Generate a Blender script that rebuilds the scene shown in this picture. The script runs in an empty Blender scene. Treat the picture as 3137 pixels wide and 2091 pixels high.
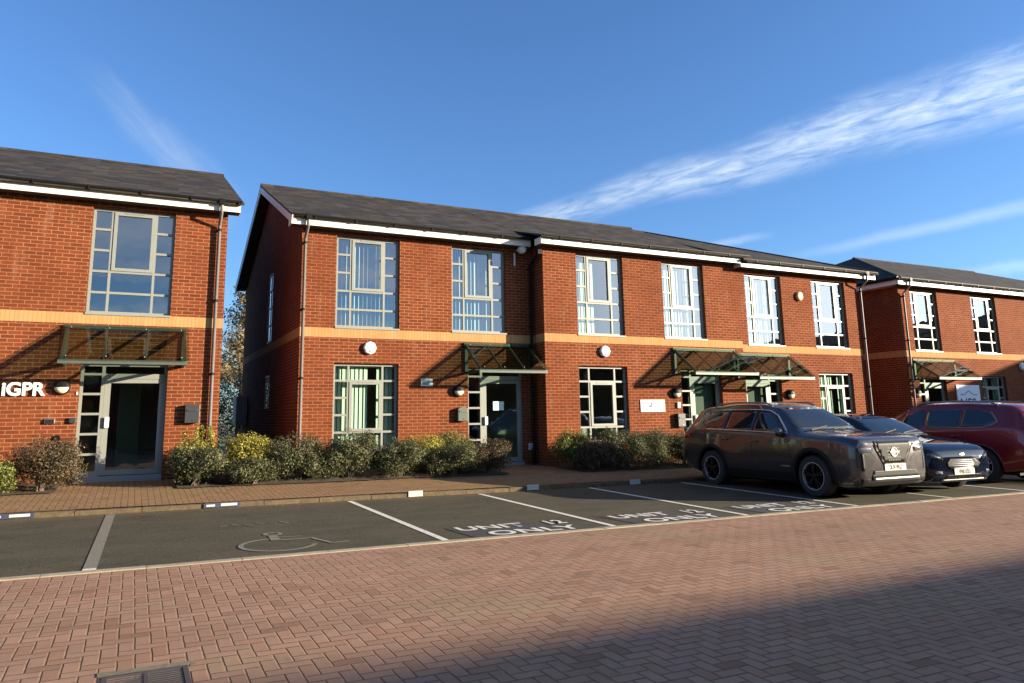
import bpy, bmesh, math, random
import numpy as np
from mathutils import Vector, Matrix
from mathutils.bvhtree import BVHTree

random.seed(7)
sc = bpy.context.scene
COL = sc.collection
R = math.radians

# ------------------------------------------------------------------ camera
CAMZ = 1.4
yaw, pitch, roll = R(26.06), R(9.84), R(0.85)
fwd = Vector((math.sin(yaw) * math.cos(pitch), math.cos(yaw) * math.cos(pitch), math.sin(pitch)))
right = Vector((math.cos(yaw), -math.sin(yaw), 0))
down = -right.cross(fwd)
r2 = math.cos(roll) * right + math.sin(roll) * down
d2 = -math.sin(roll) * right + math.cos(roll) * down
cam = bpy.data.cameras.new("camera")
cam.sensor_width = 36
cam.lens = 2253 / 3137 * 36
cam.shift_x = (1568.5 - 1520) / 3137
cam.shift_y = -(1045.5 - 884) / 3137
cam.clip_start = 0.05
cam.clip_end = 3000
co = bpy.data.objects.new("camera", cam)
COL.objects.link(co)
M = Matrix.Identity(4)
for i in range(3):
    M[i][0], M[i][1], M[i][2] = r2[i], -d2[i], -fwd[i]
M[0][3], M[1][3], M[2][3] = 0, 0, CAMZ
co.matrix_world = M
sc.camera = co

# ------------------------------------------------------------------ light
SUN_AZ, SUN_EL = R(56.4), R(11.5)      # azimuth from -Y towards +X
sdir = Vector((math.sin(SUN_AZ) * math.cos(SUN_EL), -math.cos(SUN_AZ) * math.cos(SUN_EL), math.sin(SUN_EL)))
sl = bpy.data.lights.new("sun", 'SUN')
sl.energy = 5.0
sl.angle = R(0.55)
sl.color = (1.0, 0.85, 0.64)
so = bpy.data.objects.new("sun", sl)
COL.objects.link(so)
so.rotation_euler = sdir.to_track_quat('Z', 'Y').to_euler()
so.location = (30, -20, 20)

sc.view_settings.view_transform = 'Standard'
sc.view_settings.look = 'None'
sc.view_settings.exposure = 1.72
sc.view_settings.gamma = 1.0

# ------------------------------------------------------------------ node helpers
class NT:
    def __init__(s, tree):
        s.t = tree
        s.n = tree.nodes
        s.l = tree.links
    def new(s, typ, **kw):
        n = s.n.new(typ)
        for k, v in kw.items():
            setattr(n, k, v)
        return n
    def put(s, sock, v):
        if isinstance(v, bpy.types.NodeSocket):
            s.l.new(v, sock)
        elif v is not None:
            sock.default_value = v
    def m(s, op, a, b=None, c=None, clamp=False):
        n = s.new('ShaderNodeMath', operation=op)
        n.use_clamp = clamp
        s.put(n.inputs[0], a)
        if b is not None: s.put(n.inputs[1], b)
        if c is not None: s.put(n.inputs[2], c)
        return n.outputs[0]
    def vm(s, op, a, b=None, out=0):
        n = s.new('ShaderNodeVectorMath', operation=op)
        s.put(n.inputs[0], a)
        if b is not None: s.put(n.inputs[1], b)
        return n.outputs[out]
    def dot(s, a, b):
        return s.vm('DOT_PRODUCT', a, b, 1)
    def sep(s, v):
        n = s.new('ShaderNodeSeparateXYZ'); s.put(n.inputs[0], v); return n.outputs
    def comb(s, x, y, z=0.0):
        n = s.new('ShaderNodeCombineXYZ')
        s.put(n.inputs[0], x); s.put(n.inputs[1], y); s.put(n.inputs[2], z)
        return n.outputs[0]
    def noise(s, v, scale=5.0, detail=3.0, rough=0.5, dist=0.0, out=0):
        n = s.new('ShaderNodeTexNoise')
        s.put(n.inputs['Vector'], v)
        n.inputs['Scale'].default_value = scale
        n.inputs['Detail'].default_value = detail
        n.inputs['Roughness'].default_value = rough
        n.inputs['Distortion'].default_value = dist
        return n.outputs[out]
    def white(s, v, out=0):
        n = s.new('ShaderNodeTexWhiteNoise', noise_dimensions='3D')
        s.put(n.inputs['Vector'], v)
        return n.outputs[out]
    def ramp(s, f, pts, interp='LINEAR'):
        n = s.new('ShaderNodeValToRGB')
        n.color_ramp.interpolation = interp
        e = n.color_ramp.elements
        while len(e) < len(pts): e.new(0.5)
        for i, (p, c) in enumerate(pts):
            e[i].position = p
            e[i].color = c if len(c) == 4 else (*c, 1)
        s.put(n.inputs[0], f)
        return n.outputs[0]
    def mix(s, f, a, b, mode='MIX'):
        n = s.new('ShaderNodeMix', data_type='RGBA', blend_type=mode)
        s.put(n.inputs[0], f)
        s.put(n.inputs[6], a if not isinstance(a, tuple) or len(a) == 4 else (*a, 1))
        s.put(n.inputs[7], b if not isinstance(b, tuple) or len(b) == 4 else (*b, 1))
        return n.outputs[2]
    def mapr(s, v, a, b, c=0.0, d=1.0, smooth=False):
        n = s.new('ShaderNodeMapRange')
        if smooth: n.interpolation_type = 'SMOOTHSTEP'
        s.put(n.inputs[0], v)
        for i, x in enumerate((a, b, c, d)): s.put(n.inputs[i + 1], x)
        return n.outputs[0]
    def bump(s, h, strength=0.3, dist=0.01):
        n = s.new('ShaderNodeBump')
        n.inputs['Strength'].default_value = strength
        n.inputs['Distance'].default_value = dist
        s.put(n.inputs['Height'], h)
        return n.outputs[0]

def mat(name, col=(0.5, 0.5, 0.5), rough=0.6, metal=0.0, build=None, **kw):
    m = bpy.data.materials.new(name)
    m.use_nodes = True
    nt = NT(m.node_tree)
    b = nt.n['Principled BSDF']
    b.inputs['Base Color'].default_value = (*col, 1)
    b.inputs['Roughness'].default_value = rough
    b.inputs['Metallic'].default_value = metal
    for k, v in kw.items():
        b.inputs[k].default_value = v
    if build: build(nt, b)
    return m

# ------------------------------------------------------------------ world
w = bpy.data.worlds.new("World")
sc.world = w
w.use_nodes = True
nt = NT(w.node_tree)
bg = nt.n['Background']
sky = nt.new('ShaderNodeTexSky', sky_type='NISHITA')
sky.sun_disc = False
sky.sun_elevation = SUN_EL
sky.sun_rotation = math.pi - SUN_AZ     # measured from +Y towards +X
sky.altitude = 100
sky.air_density = 1.0
sky.dust_density = 0.6
sky.ozone_density = 3.0
D = nt.new('ShaderNodeTexCoord').outputs['Generated']
hsv = nt.new('ShaderNodeHueSaturation')
hsv.inputs['Saturation'].default_value = 1.0
nt.l.new(sky.outputs[0], hsv.inputs['Color'])
skyc = nt.mix(1.0, hsv.outputs[0], (0.81, 1.04, 1.36), 'MULTIPLY')

def streak(p, q, w0, w1, fade0, fade1, strength, seed, n1=(7, 40), thr=(0.35, 0.75), tex=1.0):
    """cirrus streak along the great circle p->q; half width grows w0->w1 (radians)"""
    p, q = Vector(p).normalized(), Vector(q).normalized()
    n = p.cross(q).normalized()
    t = n.cross(p)
    L = math.acos(max(-1, min(1, p.dot(q))))
    perp = nt.dot(D, tuple(n))
    al = nt.m('ARCTAN2', nt.dot(D, tuple(t)), nt.dot(D, tuple(p)))
    u = nt.m('DIVIDE', al, L)
    wig = nt.m('MULTIPLY', nt.m('SUBTRACT', nt.noise(nt.comb(nt.m('MULTIPLY', u, 5.0), seed), 1.0, 4), 0.5), 0.9)
    wd = nt.mapr(u, 0, 1, w0, w1)
    rel = nt.m('ADD', nt.m('DIVIDE', perp, wd), wig)
    prof = nt.mapr(nt.m('ABSOLUTE', rel), 0.0, 1.15, 1.0, 0.0, True)
    ends = nt.m('MULTIPLY', nt.mapr(u, fade0[0], fade0[1], 0, 1, True), nt.mapr(u, fade1[0], fade1[1], 1, 0, True))
    nv = nt.comb(nt.m('MULTIPLY', al, n1[0]), nt.m('MULTIPLY', perp, n1[1]), seed)
    tx = nt.mapr(nt.noise(nv, 1.0, 8, 0.62, 0.6), thr[0], thr[1], 0, 1)
    tx = nt.m('ADD', nt.m('MULTIPLY', tx, tex), 1 - tex)
    return nt.m('MULTIPLY', nt.m('MULTIPLY', nt.m('MULTIPLY', prof, ends), tx), strength, clamp=True)

cl = streak((0.452, 0.855, 0.256), (0.845, 0.41, 0.345), 0.018, 0.052, (-0.12, 0.04), (1.3, 1.6), 0.74, 3.1, (16, 85), (0.34, 0.72), 0.92)
cl = nt.m('MAXIMUM', cl, streak((0.62, 0.72, 0.30), (0.855, 0.37, 0.375), 0.006, 0.035, (-0.1, 0.3), (1.2, 1.6), 0.45, 12.7, (16, 95), (0.38, 0.8), 0.95))
cl = nt.m('MAXIMUM', cl, streak((-0.1035, 0.9, 0.4234), (0.036, 0.950, 0.311), 0.014, 0.034, (0.05, 0.8), (1.2, 1.6), 0.34, 5.3, (9, 50), (0.3, 0.8), 0.85))
cl = nt.m('MAXIMUM', cl, streak((-0.07, 0.905, 0.42), (0.02, 0.95, 0.33), 0.005, 0.018, (0.0, 0.5), (1.1, 1.5), 0.18, 8.3, (9, 60), (0.3, 0.8), 0.7))
cl = nt.m('MAXIMUM', cl, streak((0.70, 0.685, 0.185), (0.885, 0.41, 0.222), 0.008, 0.012, (0.0, 0.5), (1.2, 1.5), 0.30, 9.9, (6, 90), (0.2, 0.9), 0.5))
cl = nt.m('MAXIMUM', cl, streak((0.60, 0.77, 0.205), (0.70, 0.67, 0.22), 0.006, 0.007, (-0.1, 0.3), (0.8, 1.2), 0.3, 2.9, (6, 90), (0.2, 0.9), 0.5))
cl = nt.m('MAXIMUM', cl, streak((0.83, 0.53, 0.15), (0.885, 0.43, 0.156), 0.010, 0.010, (0.0, 0.3), (0.9, 1.6), 0.35, 6.2, (14, 70), (0.3, 0.8), 0.7))
# broad thin cirrus over the rest of the sky (seen in the window reflections)
sx, sy, sz = nt.sep(D)
pl = nt.m('ADD', nt.m('MAXIMUM', sz, 0.0), 0.12)
cv = nt.comb(nt.m('DIVIDE', sx, pl), nt.m('MULTIPLY', nt.m('DIVIDE', sy, pl), 2.2), 1.7)
haze = nt.mapr(nt.noise(cv, 0.55, 6, 0.58, 0.4), 0.46, 0.78, 0, 0.75)
haze = nt.m('MULTIPLY', haze, nt.mapr(sy, -0.05, 0.3, 1.0, 0.0, True))
haze = nt.m('MULTIPLY', haze, nt.mapr(sz, 0.03, 0.12, 0, 1))
cl = nt.m('MAXIMUM', cl, haze)
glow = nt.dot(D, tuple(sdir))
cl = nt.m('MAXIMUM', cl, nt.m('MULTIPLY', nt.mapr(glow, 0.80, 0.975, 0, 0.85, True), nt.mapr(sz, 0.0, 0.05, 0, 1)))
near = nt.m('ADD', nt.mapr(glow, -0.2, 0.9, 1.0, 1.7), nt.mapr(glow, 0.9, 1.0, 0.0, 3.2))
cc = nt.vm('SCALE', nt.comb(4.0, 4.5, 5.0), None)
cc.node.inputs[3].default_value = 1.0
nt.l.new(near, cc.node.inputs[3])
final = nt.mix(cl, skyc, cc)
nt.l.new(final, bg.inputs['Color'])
bg.inputs['Strength'].default_value = 0.06

# ------------------------------------------------------------------ mesh helpers
def tag(o, label=None, cat=None, group=None, kind=None):
    if label: o['label'] = label
    if cat: o['category'] = cat
    if group: o['group'] = group
    if kind: o['kind'] = kind
    return o

def empty(name, loc=(0, 0, 0), rz=0.0):
    o = bpy.data.objects.new(name, None)
    o.empty_display_size = 0.3
    COL.objects.link(o)
    o.location = loc
    o.rotation_euler = (0, 0, rz)
    return o

class MB:
    def __init__(s):
        s.v, s.f, s.mi = [], [], []
    def vert(s, p):
        s.v.append(tuple(p)); return len(s.v) - 1
    def face(s, pts, mi=0):
        s.f.append([s.vert(p) for p in pts]); s.mi.append(mi)
    def box(s, a, b, mi=0):
        x0, x1 = sorted((a[0], b[0])); y0, y1 = sorted((a[1], b[1])); z0, z1 = sorted((a[2], b[2]))
        c = [(x0, y0, z0), (x1, y0, z0), (x1, y1, z0), (x0, y1, z0), (x0, y0, z1), (x1, y0, z1), (x1, y1, z1), (x0, y1, z1)]
        i = [s.vert(p) for p in c]
        for q in ((0, 3, 2, 1), (4, 5, 6, 7), (0, 1, 5, 4), (1, 2, 6, 5), (2, 3, 7, 6), (3, 0, 4, 7)):
            s.f.append([i[k] for k in q]); s.mi.append(mi)
        return s
    def beam(s, p, q, wx, wz, up=(0, 0, 1), mi=0):
        p, q = Vector(p), Vector(q)
        d = (q - p).normalized()
        a = d.cross(Vector(up))
        if a.length < 1e-4: a = d.cross(Vector((1, 0, 0)))
        a.normalize(); b = a.cross(d)
        c = []
        for o in (p, q):
            for sx_, sz_ in ((-1, -1), (1, -1), (1, 1), (-1, 1)):
                c.append(s.vert(o + a * sx_ * wx / 2 + b * sz_ * wz / 2))
        for t in ((0, 1, 2, 3), (7, 6, 5, 4), (0, 4, 5, 1), (1, 5, 6, 2), (2, 6, 7, 3), (3, 7, 4, 0)):
            s.f.append([c[k] for k in t]); s.mi.append(mi)
        return s
    def tube(s, path, rad, n=10, cap=True, mi=0):
        path = [Vector(p) for p in path]
        rads = rad if isinstance(rad, (list, tuple)) else [rad] * len(path)
        rings = []
        pa = None
        for k, p in enumerate(path):
            d = (path[min(k + 1, len(path) - 1)] - path[max(k - 1, 0)]).normalized()
            if pa is None:
                a = d.cross(Vector((0, 0, 1)))
                if a.length < 1e-3: a = d.cross(Vector((1, 0, 0)))
            else:
                a = pa - d * pa.dot(d)
            a.normalize(); pa = a
            b = d.cross(a)
            rings.append([s.vert(p + (a * math.cos(2 * math.pi * j / n) + b * math.sin(2 * math.pi * j / n)) * rads[k]) for j in range(n)])
        for k in range(len(rings) - 1):
            for j in range(n):
                s.f.append([rings[k][j], rings[k][(j + 1) % n], rings[k + 1][(j + 1) % n], rings[k + 1][j]]); s.mi.append(mi)
        if cap:
            s.f.append(rings[0][::-1]); s.mi.append(mi)
            s.f.append(rings[-1]); s.mi.append(mi)
        return s
    def lathe(s, prof, centre, axis='y', n=28, mi=0, sx=1.0, sz=1.0, cap=True):
        """prof: (radius, offset along axis)."""
        rings = []
        for r, h in prof:
            ring = []
            for j in range(n):
                a = 2 * math.pi * j / n
                if axis == 'y': p = (centre[0] + r * math.cos(a) * sx, centre[1] + h, centre[2] + r * math.sin(a) * sz)
                elif axis == 'x': p = (centre[0] + h, centre[1] + r * math.cos(a), centre[2] + r * math.sin(a))
                else: p = (centre[0] + r * math.cos(a), centre[1] + r * math.sin(a), centre[2] + h)
                ring.append(s.vert(p))
            rings.append(ring)
        for k in range(len(rings) - 1):
            for j in range(n):
                s.f.append([rings[k][j], rings[k][(j + 1) % n], rings[k + 1][(j + 1) % n], rings[k + 1][j]]); s.mi.append(mi)
        if cap:
            s.f.append(rings[0][::-1]); s.mi.append(mi)
            s.f.append(rings[-1]); s.mi.append(mi)
        return s
    def prism(s, poly, y0, y1, mi=0):
        """polygon in XZ extruded along Y"""
        a = [s.vert((x, y0, z)) for x, z in poly]
        b = [s.vert((x, y1, z)) for x, z in poly]
        n = len(poly)
        s.f.append(a); s.mi.append(mi)
        s.f.append(b[::-1]); s.mi.append(mi)
        for j in range(n):
            s.f.append([a[j], b[j], b[(j + 1) % n], a[(j + 1) % n]]); s.mi.append(mi)
        return s
    def slab(s, poly, t, mi=0, mib=None):
        a = [s.vert(p) for p in poly]
        b = [s.vert((p[0], p[1], p[2] - t)) for p in poly]
        n = len(poly)
        s.f.append(a); s.mi.append(mi)
        s.f.append(b[::-1]); s.mi.append(mi if mib is None else mib)
        for j in range(n):
            s.f.append([a[j], b[j], b[(j + 1) % n], a[(j + 1) % n]]); s.mi.append(mi if mib is None else mib)
        return s
    def build(s, name, mats, parent=None, smooth=False, bevel=0.0, fixn=True, uv=True):
        me = bpy.data.meshes.new(name)
        me.from_pydata(s.v, [], s.f)
        if not isinstance(mats, (list, tuple)): mats = [mats]
        for m in mats: me.materials.append(m)
        if len(mats) > 1: me.polygons.foreach_set('material_index', s.mi)
        if fixn:
            bm = bmesh.new(); bm.from_mesh(me)
            bmesh.ops.recalc_face_normals(bm, faces=bm.faces)
            bm.to_mesh(me); bm.free()
        if uv: boxuv(me)
        if smooth:
            me.polygons.foreach_set('use_smooth', [True] * len(me.polygons))
        me.update()
        o = bpy.data.objects.new(name, me)
        COL.objects.link(o)
        if parent: o.parent = parent
        if bevel:
            b = o.modifiers.new('bevel', 'BEVEL'); b.width = bevel; b.segments = 2; b.limit_method = 'ANGLE'
        if smooth:
            autosmooth(o)
        return o

def autosmooth(o, ang=40):
    me = o.data
    bm = bmesh.new(); bm.from_mesh(me)
    for e in bm.edges:
        if len(e.link_faces) == 2 and e.calc_face_angle(0) > R(ang): e.smooth = False
    bm.to_mesh(me); bm.free()

def boxuv(me):
    uvl = me.uv_layers.new(name='UVMap') if not me.uv_layers else me.uv_layers[0]
    for p in me.polygons:
        n = p.normal
        ax, ay, az = abs(n.x), abs(n.y), abs(n.z)
        for li in p.loop_indices:
            v = me.vertices[me.loops[li].vertex_index].co
            if az > 0.8: uv = (v.x, v.y)
            elif ay >= ax * 0.9: uv = (v.x, v.z if az < 0.2 else math.hypot(v.y, v.z))
            else: uv = (v.y, v.z)
            uvl.data[li].uv = uv

# ------------------------------------------------------------------ materials
def brick_build(c1, c2, mortar, bw, rh, ms, offset=0.5, shift=(0, 0)):
    def f(nt, b):
        uv = nt.new('ShaderNodeUVMap').outputs[0]
        wob = nt.noise(uv, 40.0, 2, 0.5, 0, 1)
        uvw = nt.vm('ADD', uv, nt.vm('MULTIPLY', nt.vm('SUBTRACT', wob, (0.5, 0.5, 0.5)), (0.004, 0.004, 0)))
        uvw = nt.vm('ADD', uvw, (shift[0] + 100 * bw, shift[1] + 200 * rh, 0))
        br = nt.new('ShaderNodeTexBrick')
        br.offset = offset; br.squash = 1.0; br.offset_frequency = 2
        nt.put(br.inputs['Vector'], uvw)
        br.inputs['Scale'].default_value = 1.0
        br.inputs['Brick Width'].default_value = bw
        br.inputs['Row Height'].default_value = rh
        br.inputs['Mortar Size'].default_value = ms
        br.inputs['Mortar Smooth'].default_value = 0.25
        br.inputs['Bias'].default_value = 0.0
        br.inputs['Color1'].default_value = (*c1, 1)
        br.inputs['Color2'].default_value = (*c2, 1)
        br.inputs['Mortar'].default_value = (*mortar, 1)
        big = nt.noise(uv, 0.9, 4, 0.6)
        fine = nt.noise(uv, 90.0, 3, 0.6)
        col = nt.mix(nt.mapr(big, 0.35, 0.65, 0.0, 0.5), br.outputs['Color'], tuple(x * 0.62 for x in c1))
        col = nt.mix(nt.mapr(fine, 0.2, 0.8, 0.0, 0.28), col, tuple(min(1, x * 1.5) for x in c2))
        # efflorescence / streaks
        st = nt.noise(nt.vm('MULTIPLY', uv, (3.0, 0.5, 1)), 1.6, 4, 0.6)
        col = nt.mix(nt.mapr(st, 0.58, 0.8, 0.0, 0.4), col, (0.24, 0.14, 0.085))
        st2 = nt.noise(nt.vm('MULTIPLY', uv, (9.0, 0.35, 1)), 1.0, 4, 0.65)
        col = nt.mix(nt.mapr(st2, 0.58, 0.8, 0.0, 0.35), col, tuple(x * 0.5 for x in c1))
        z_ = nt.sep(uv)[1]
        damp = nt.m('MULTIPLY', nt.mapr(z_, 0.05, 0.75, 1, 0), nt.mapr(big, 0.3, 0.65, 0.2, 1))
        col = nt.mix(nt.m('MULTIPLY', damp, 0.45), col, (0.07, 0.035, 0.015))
        nt.l.new(col, b.inputs['Base Color'])
        h = nt.m('ADD', nt.m('MULTIPLY', nt.m('SUBTRACT', 1.0, br.outputs['Fac']), 1.0), nt.m('MULTIPLY', fine, 0.25))
        nt.l.new(nt.bump(h, 0.45, 0.008), b.inputs['Normal'])
    return f
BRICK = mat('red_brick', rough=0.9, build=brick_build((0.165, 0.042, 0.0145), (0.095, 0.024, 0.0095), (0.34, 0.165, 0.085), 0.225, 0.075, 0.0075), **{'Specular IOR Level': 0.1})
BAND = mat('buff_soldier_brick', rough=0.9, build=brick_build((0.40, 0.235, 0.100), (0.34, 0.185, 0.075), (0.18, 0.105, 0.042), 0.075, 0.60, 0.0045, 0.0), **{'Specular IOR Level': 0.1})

def slate_build(nt, b):
    uv = nt.new('ShaderNodeUVMap').outputs[0]
    br = nt.new('ShaderNodeTexBrick')
    br.offset = 0.5
    nt.put(br.inputs['Vector'], nt.vm('ADD', uv, (40, 40, 0)))
    br.inputs['Scale'].default_value = 1.0
    br.inputs['Brick Width'].default_value = 0.30
    br.inputs['Row Height'].default_value = 0.21
    br.inputs['Mortar Size'].default_value = 0.006
    br.inputs['Color1'].default_value = (0.026, 0.022, 0.018, 1)
    br.inputs['Color2'].default_value = (0.018, 0.016, 0.014, 1)
    br.inputs['Mortar'].default_value = (0.012, 0.012, 0.012, 1)
    n1 = nt.noise(uv, 1.1, 5, 0.65)
    n2 = nt.noise(nt.vm('MULTIPLY', uv, (1.0, 0.35, 1)), 4.0, 4, 0.7)
    col = nt.mix(nt.mapr(n1, 0.45, 0.62, 0, 0.75), br.outputs['Color'], (0.050, 0.035, 0.019))
    tl = nt.white(nt.comb(nt.m('FLOOR', nt.m('DIVIDE', nt.sep(uv)[0], 0.3)), nt.m('FLOOR', nt.m('DIVIDE', nt.sep(uv)[1], 0.21))))
    col = nt.mix(nt.mapr(tl, 0.6, 1.0, 0, 0.9), col, (0.055, 0.047, 0.043))
    col = nt.mix(nt.mapr(n2, 0.5, 0.8, 0, 0.45), col, (0.014, 0.012, 0.011))
    nt.l.new(col, b.inputs['Base Color'])
    saw = nt.m('FRACT', nt.m('DIVIDE', nt.sep(uv)[1], 0.21))
    nt.l.new(nt.bump(nt.m('ADD', nt.m('SUBTRACT', 1.0, saw), nt.m('MULTIPLY', n2, 0.4)), 0.6, 0.012), b.inputs['Normal'])
SLATE = mat('slate_roof', rough=0.8, build=slate_build, **{'Specular IOR Level': 0.2})

def dirty(c, k=0.25, s=3.0):
    def f(nt, b):
        o = nt.new('ShaderNodeTexCoord').outputs['Object']
        n = nt.noise(o, s, 5, 0.65)
        nt.l.new(nt.mix(nt.mapr(n, 0.4, 0.75, 0, k), c, tuple(x * 0.45 for x in c)), b.inputs['Base Color'])
    return f
FRAME = mat('pale_grey_frame', rough=0.45, build=dirty((0.205, 0.212, 0.185), 0.18))
FASCIA = mat('white_fascia', rough=0.5, build=dirty((0.66, 0.62, 0.53), 0.12, 1.2))
BLACKP = mat('black_plastic', (0.008, 0.008, 0.008), 0.5, **{'Specular IOR Level': 0.12})
PIPE = mat('grey_downpipe', rough=0.4, build=dirty((0.13, 0.115, 0.11), 0.3, 2.0))
SOFFIT = mat('dark_soffit', (0.05, 0.045, 0.04), 0.7)
STEEL = mat('green_grey_steel', rough=0.45, metal=0.2, build=dirty((0.085, 0.098, 0.084), 0.3, 6.0))
CHROME = mat('brushed_steel', (0.75, 0.75, 0.74), 0.22, 1.0)
CHROMED = mat('dull_steel', (0.35, 0.35, 0.34), 0.4, 0.9)
BOXD = mat('dark_letterbox_metal', (0.035, 0.038, 0.042), 0.45, 0.2)
BOXG = mat('green_grey_letterbox_metal', (0.09, 0.10, 0.085), 0.42, 0.3)
WHITEP = mat('white_plastic', (0.60, 0.59, 0.56), 0.4)
CREAMP = mat('cream_plastic', (0.58, 0.37, 0.14), 0.45)
OPAL = mat('opal_diffuser', (0.50, 0.51, 0.38), 0.25)
INTW = mat('interior_plaster', (0.30, 0.33, 0.30), 0.9)
INTF = mat('interior_carpet', (0.06, 0.06, 0.065), 0.95)
BLIND = mat('pale_blind_fabric', (0.42, 0.52, 0.43), 0.85)
BLINDB = mat('cool_blind_fabric', (0.26, 0.34, 0.38), 0.85)
PAPER = mat('paper', (0.55, 0.75, 0.72), 0.8)
GREYC = mat('grey_cabinet_paint', (0.22, 0.23, 0.24), 0.5)
SIGNW = mat('white_sign_face', (0.62, 0.59, 0.50), 0.45)
SIGNB = mat('blue_white_sign_face', (0.62, 0.70, 0.84), 0.45)
INK = mat('dark_navy_ink', (0.015, 0.02, 0.035), 0.5)
GREYINK = mat('grey_ink', (0.35, 0.36, 0.33), 0.6)
NAVY = mat('navy_sign_face', (0.03, 0.04, 0.08), 0.5)
LETTER = mat('white_letters', (0.66, 0.66, 0.62), 0.4)
IRON = mat('cast_iron', rough=0.7, build=dirty((0.055, 0.045, 0.045), 0.5, 30))

def glass_mat(name, tint=(0.80, 0.90, 0.84), ior=1.9, wav=0.02):
    m = bpy.data.materials.new(name); m.use_nodes = True
    nt = NT(m.node_tree)
    nt.n.remove(nt.n['Principled BSDF'])
    tr = nt.new('ShaderNodeBsdfTransparent'); tr.inputs[0].default_value = (*tint, 1)
    gl = nt.new('ShaderNodeBsdfGlossy'); gl.inputs['Roughness'].default_value = 0.0
    gl.inputs['Color'].default_value = (0.95, 0.97, 1.0, 1)
    geo = nt.new('ShaderNodeNewGeometry')
    cs = nt.m('ABSOLUTE', nt.dot(geo.outputs['Normal'], geo.outputs['Incoming']))
    f0 = ((ior - 1) / (ior + 1)) ** 2
    frs = nt.m('ADD', f0, nt.m('MULTIPLY', 1 - f0, nt.m('POWER', nt.m('SUBTRACT', 1.0, cs, clamp=True), 5.0)))
    o = nt.new('ShaderNodeTexCoord').outputs['Object']
    bp = nt.bump(nt.noise(o, 1.7, 2, 0.4), wav, 0.2)
    nt.l.new(bp, gl.inputs['Normal'])
    mx = nt.new('ShaderNodeMixShader')
    nt.l.new(frs, mx.inputs[0]); nt.l.new(tr.outputs[0], mx.inputs[1]); nt.l.new(gl.outputs[0], mx.inputs[2])
    nt.l.new(mx.outputs[0], nt.n['Material Output'].inputs[0])
    return m
GLASS = glass_mat('window_glass', (0.86, 0.95, 0.90), 2.8, 0.015)
DOORGLASS = glass_mat('door_glass', (0.60, 0.74, 0.66), 1.9, 0.03)
LOWGLASS = glass_mat('ground_floor_glass', (0.84, 0.95, 0.88), 2.1, 0.015)
CANGLASS = glass_mat('green_canopy_glass', (0.44, 0.55, 0.47), 1.7, 0.01)

# ------------------------------------------------------------------ ground
def gz(x, y):
    x = max(-40, min(70, x)); y = max(-40, min(16.6, y))
    return -0.151 - 0.00788 * x + 0.01296 * y
YK, YP = 8.45, 13.05          # road kerb line / footpath edge

def sheet(name, x0, x1, y0, y1, dz, m, kind='structure', nx=1, ny=1, zf=None):
    b = MB()
    zf = zf or (lambda x, y: gz(x, y) + dz)
    xs = np.linspace(x0, x1, nx + 1); ys = np.linspace(y0, y1, ny + 1)
    for i in range(nx):
        for j in range(ny):
            b.face([(xs[i], ys[j], zf(xs[i], ys[j])), (xs[i + 1], ys[j], zf(xs[i + 1], ys[j])),
                    (xs[i + 1], ys[j + 1], zf(xs[i + 1], ys[j + 1])), (xs[i], ys[j + 1], zf(xs[i], ys[j + 1]))])
    o = b.build(name, m, fixn=False)
    tag(o, kind=kind)
    return o

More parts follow.
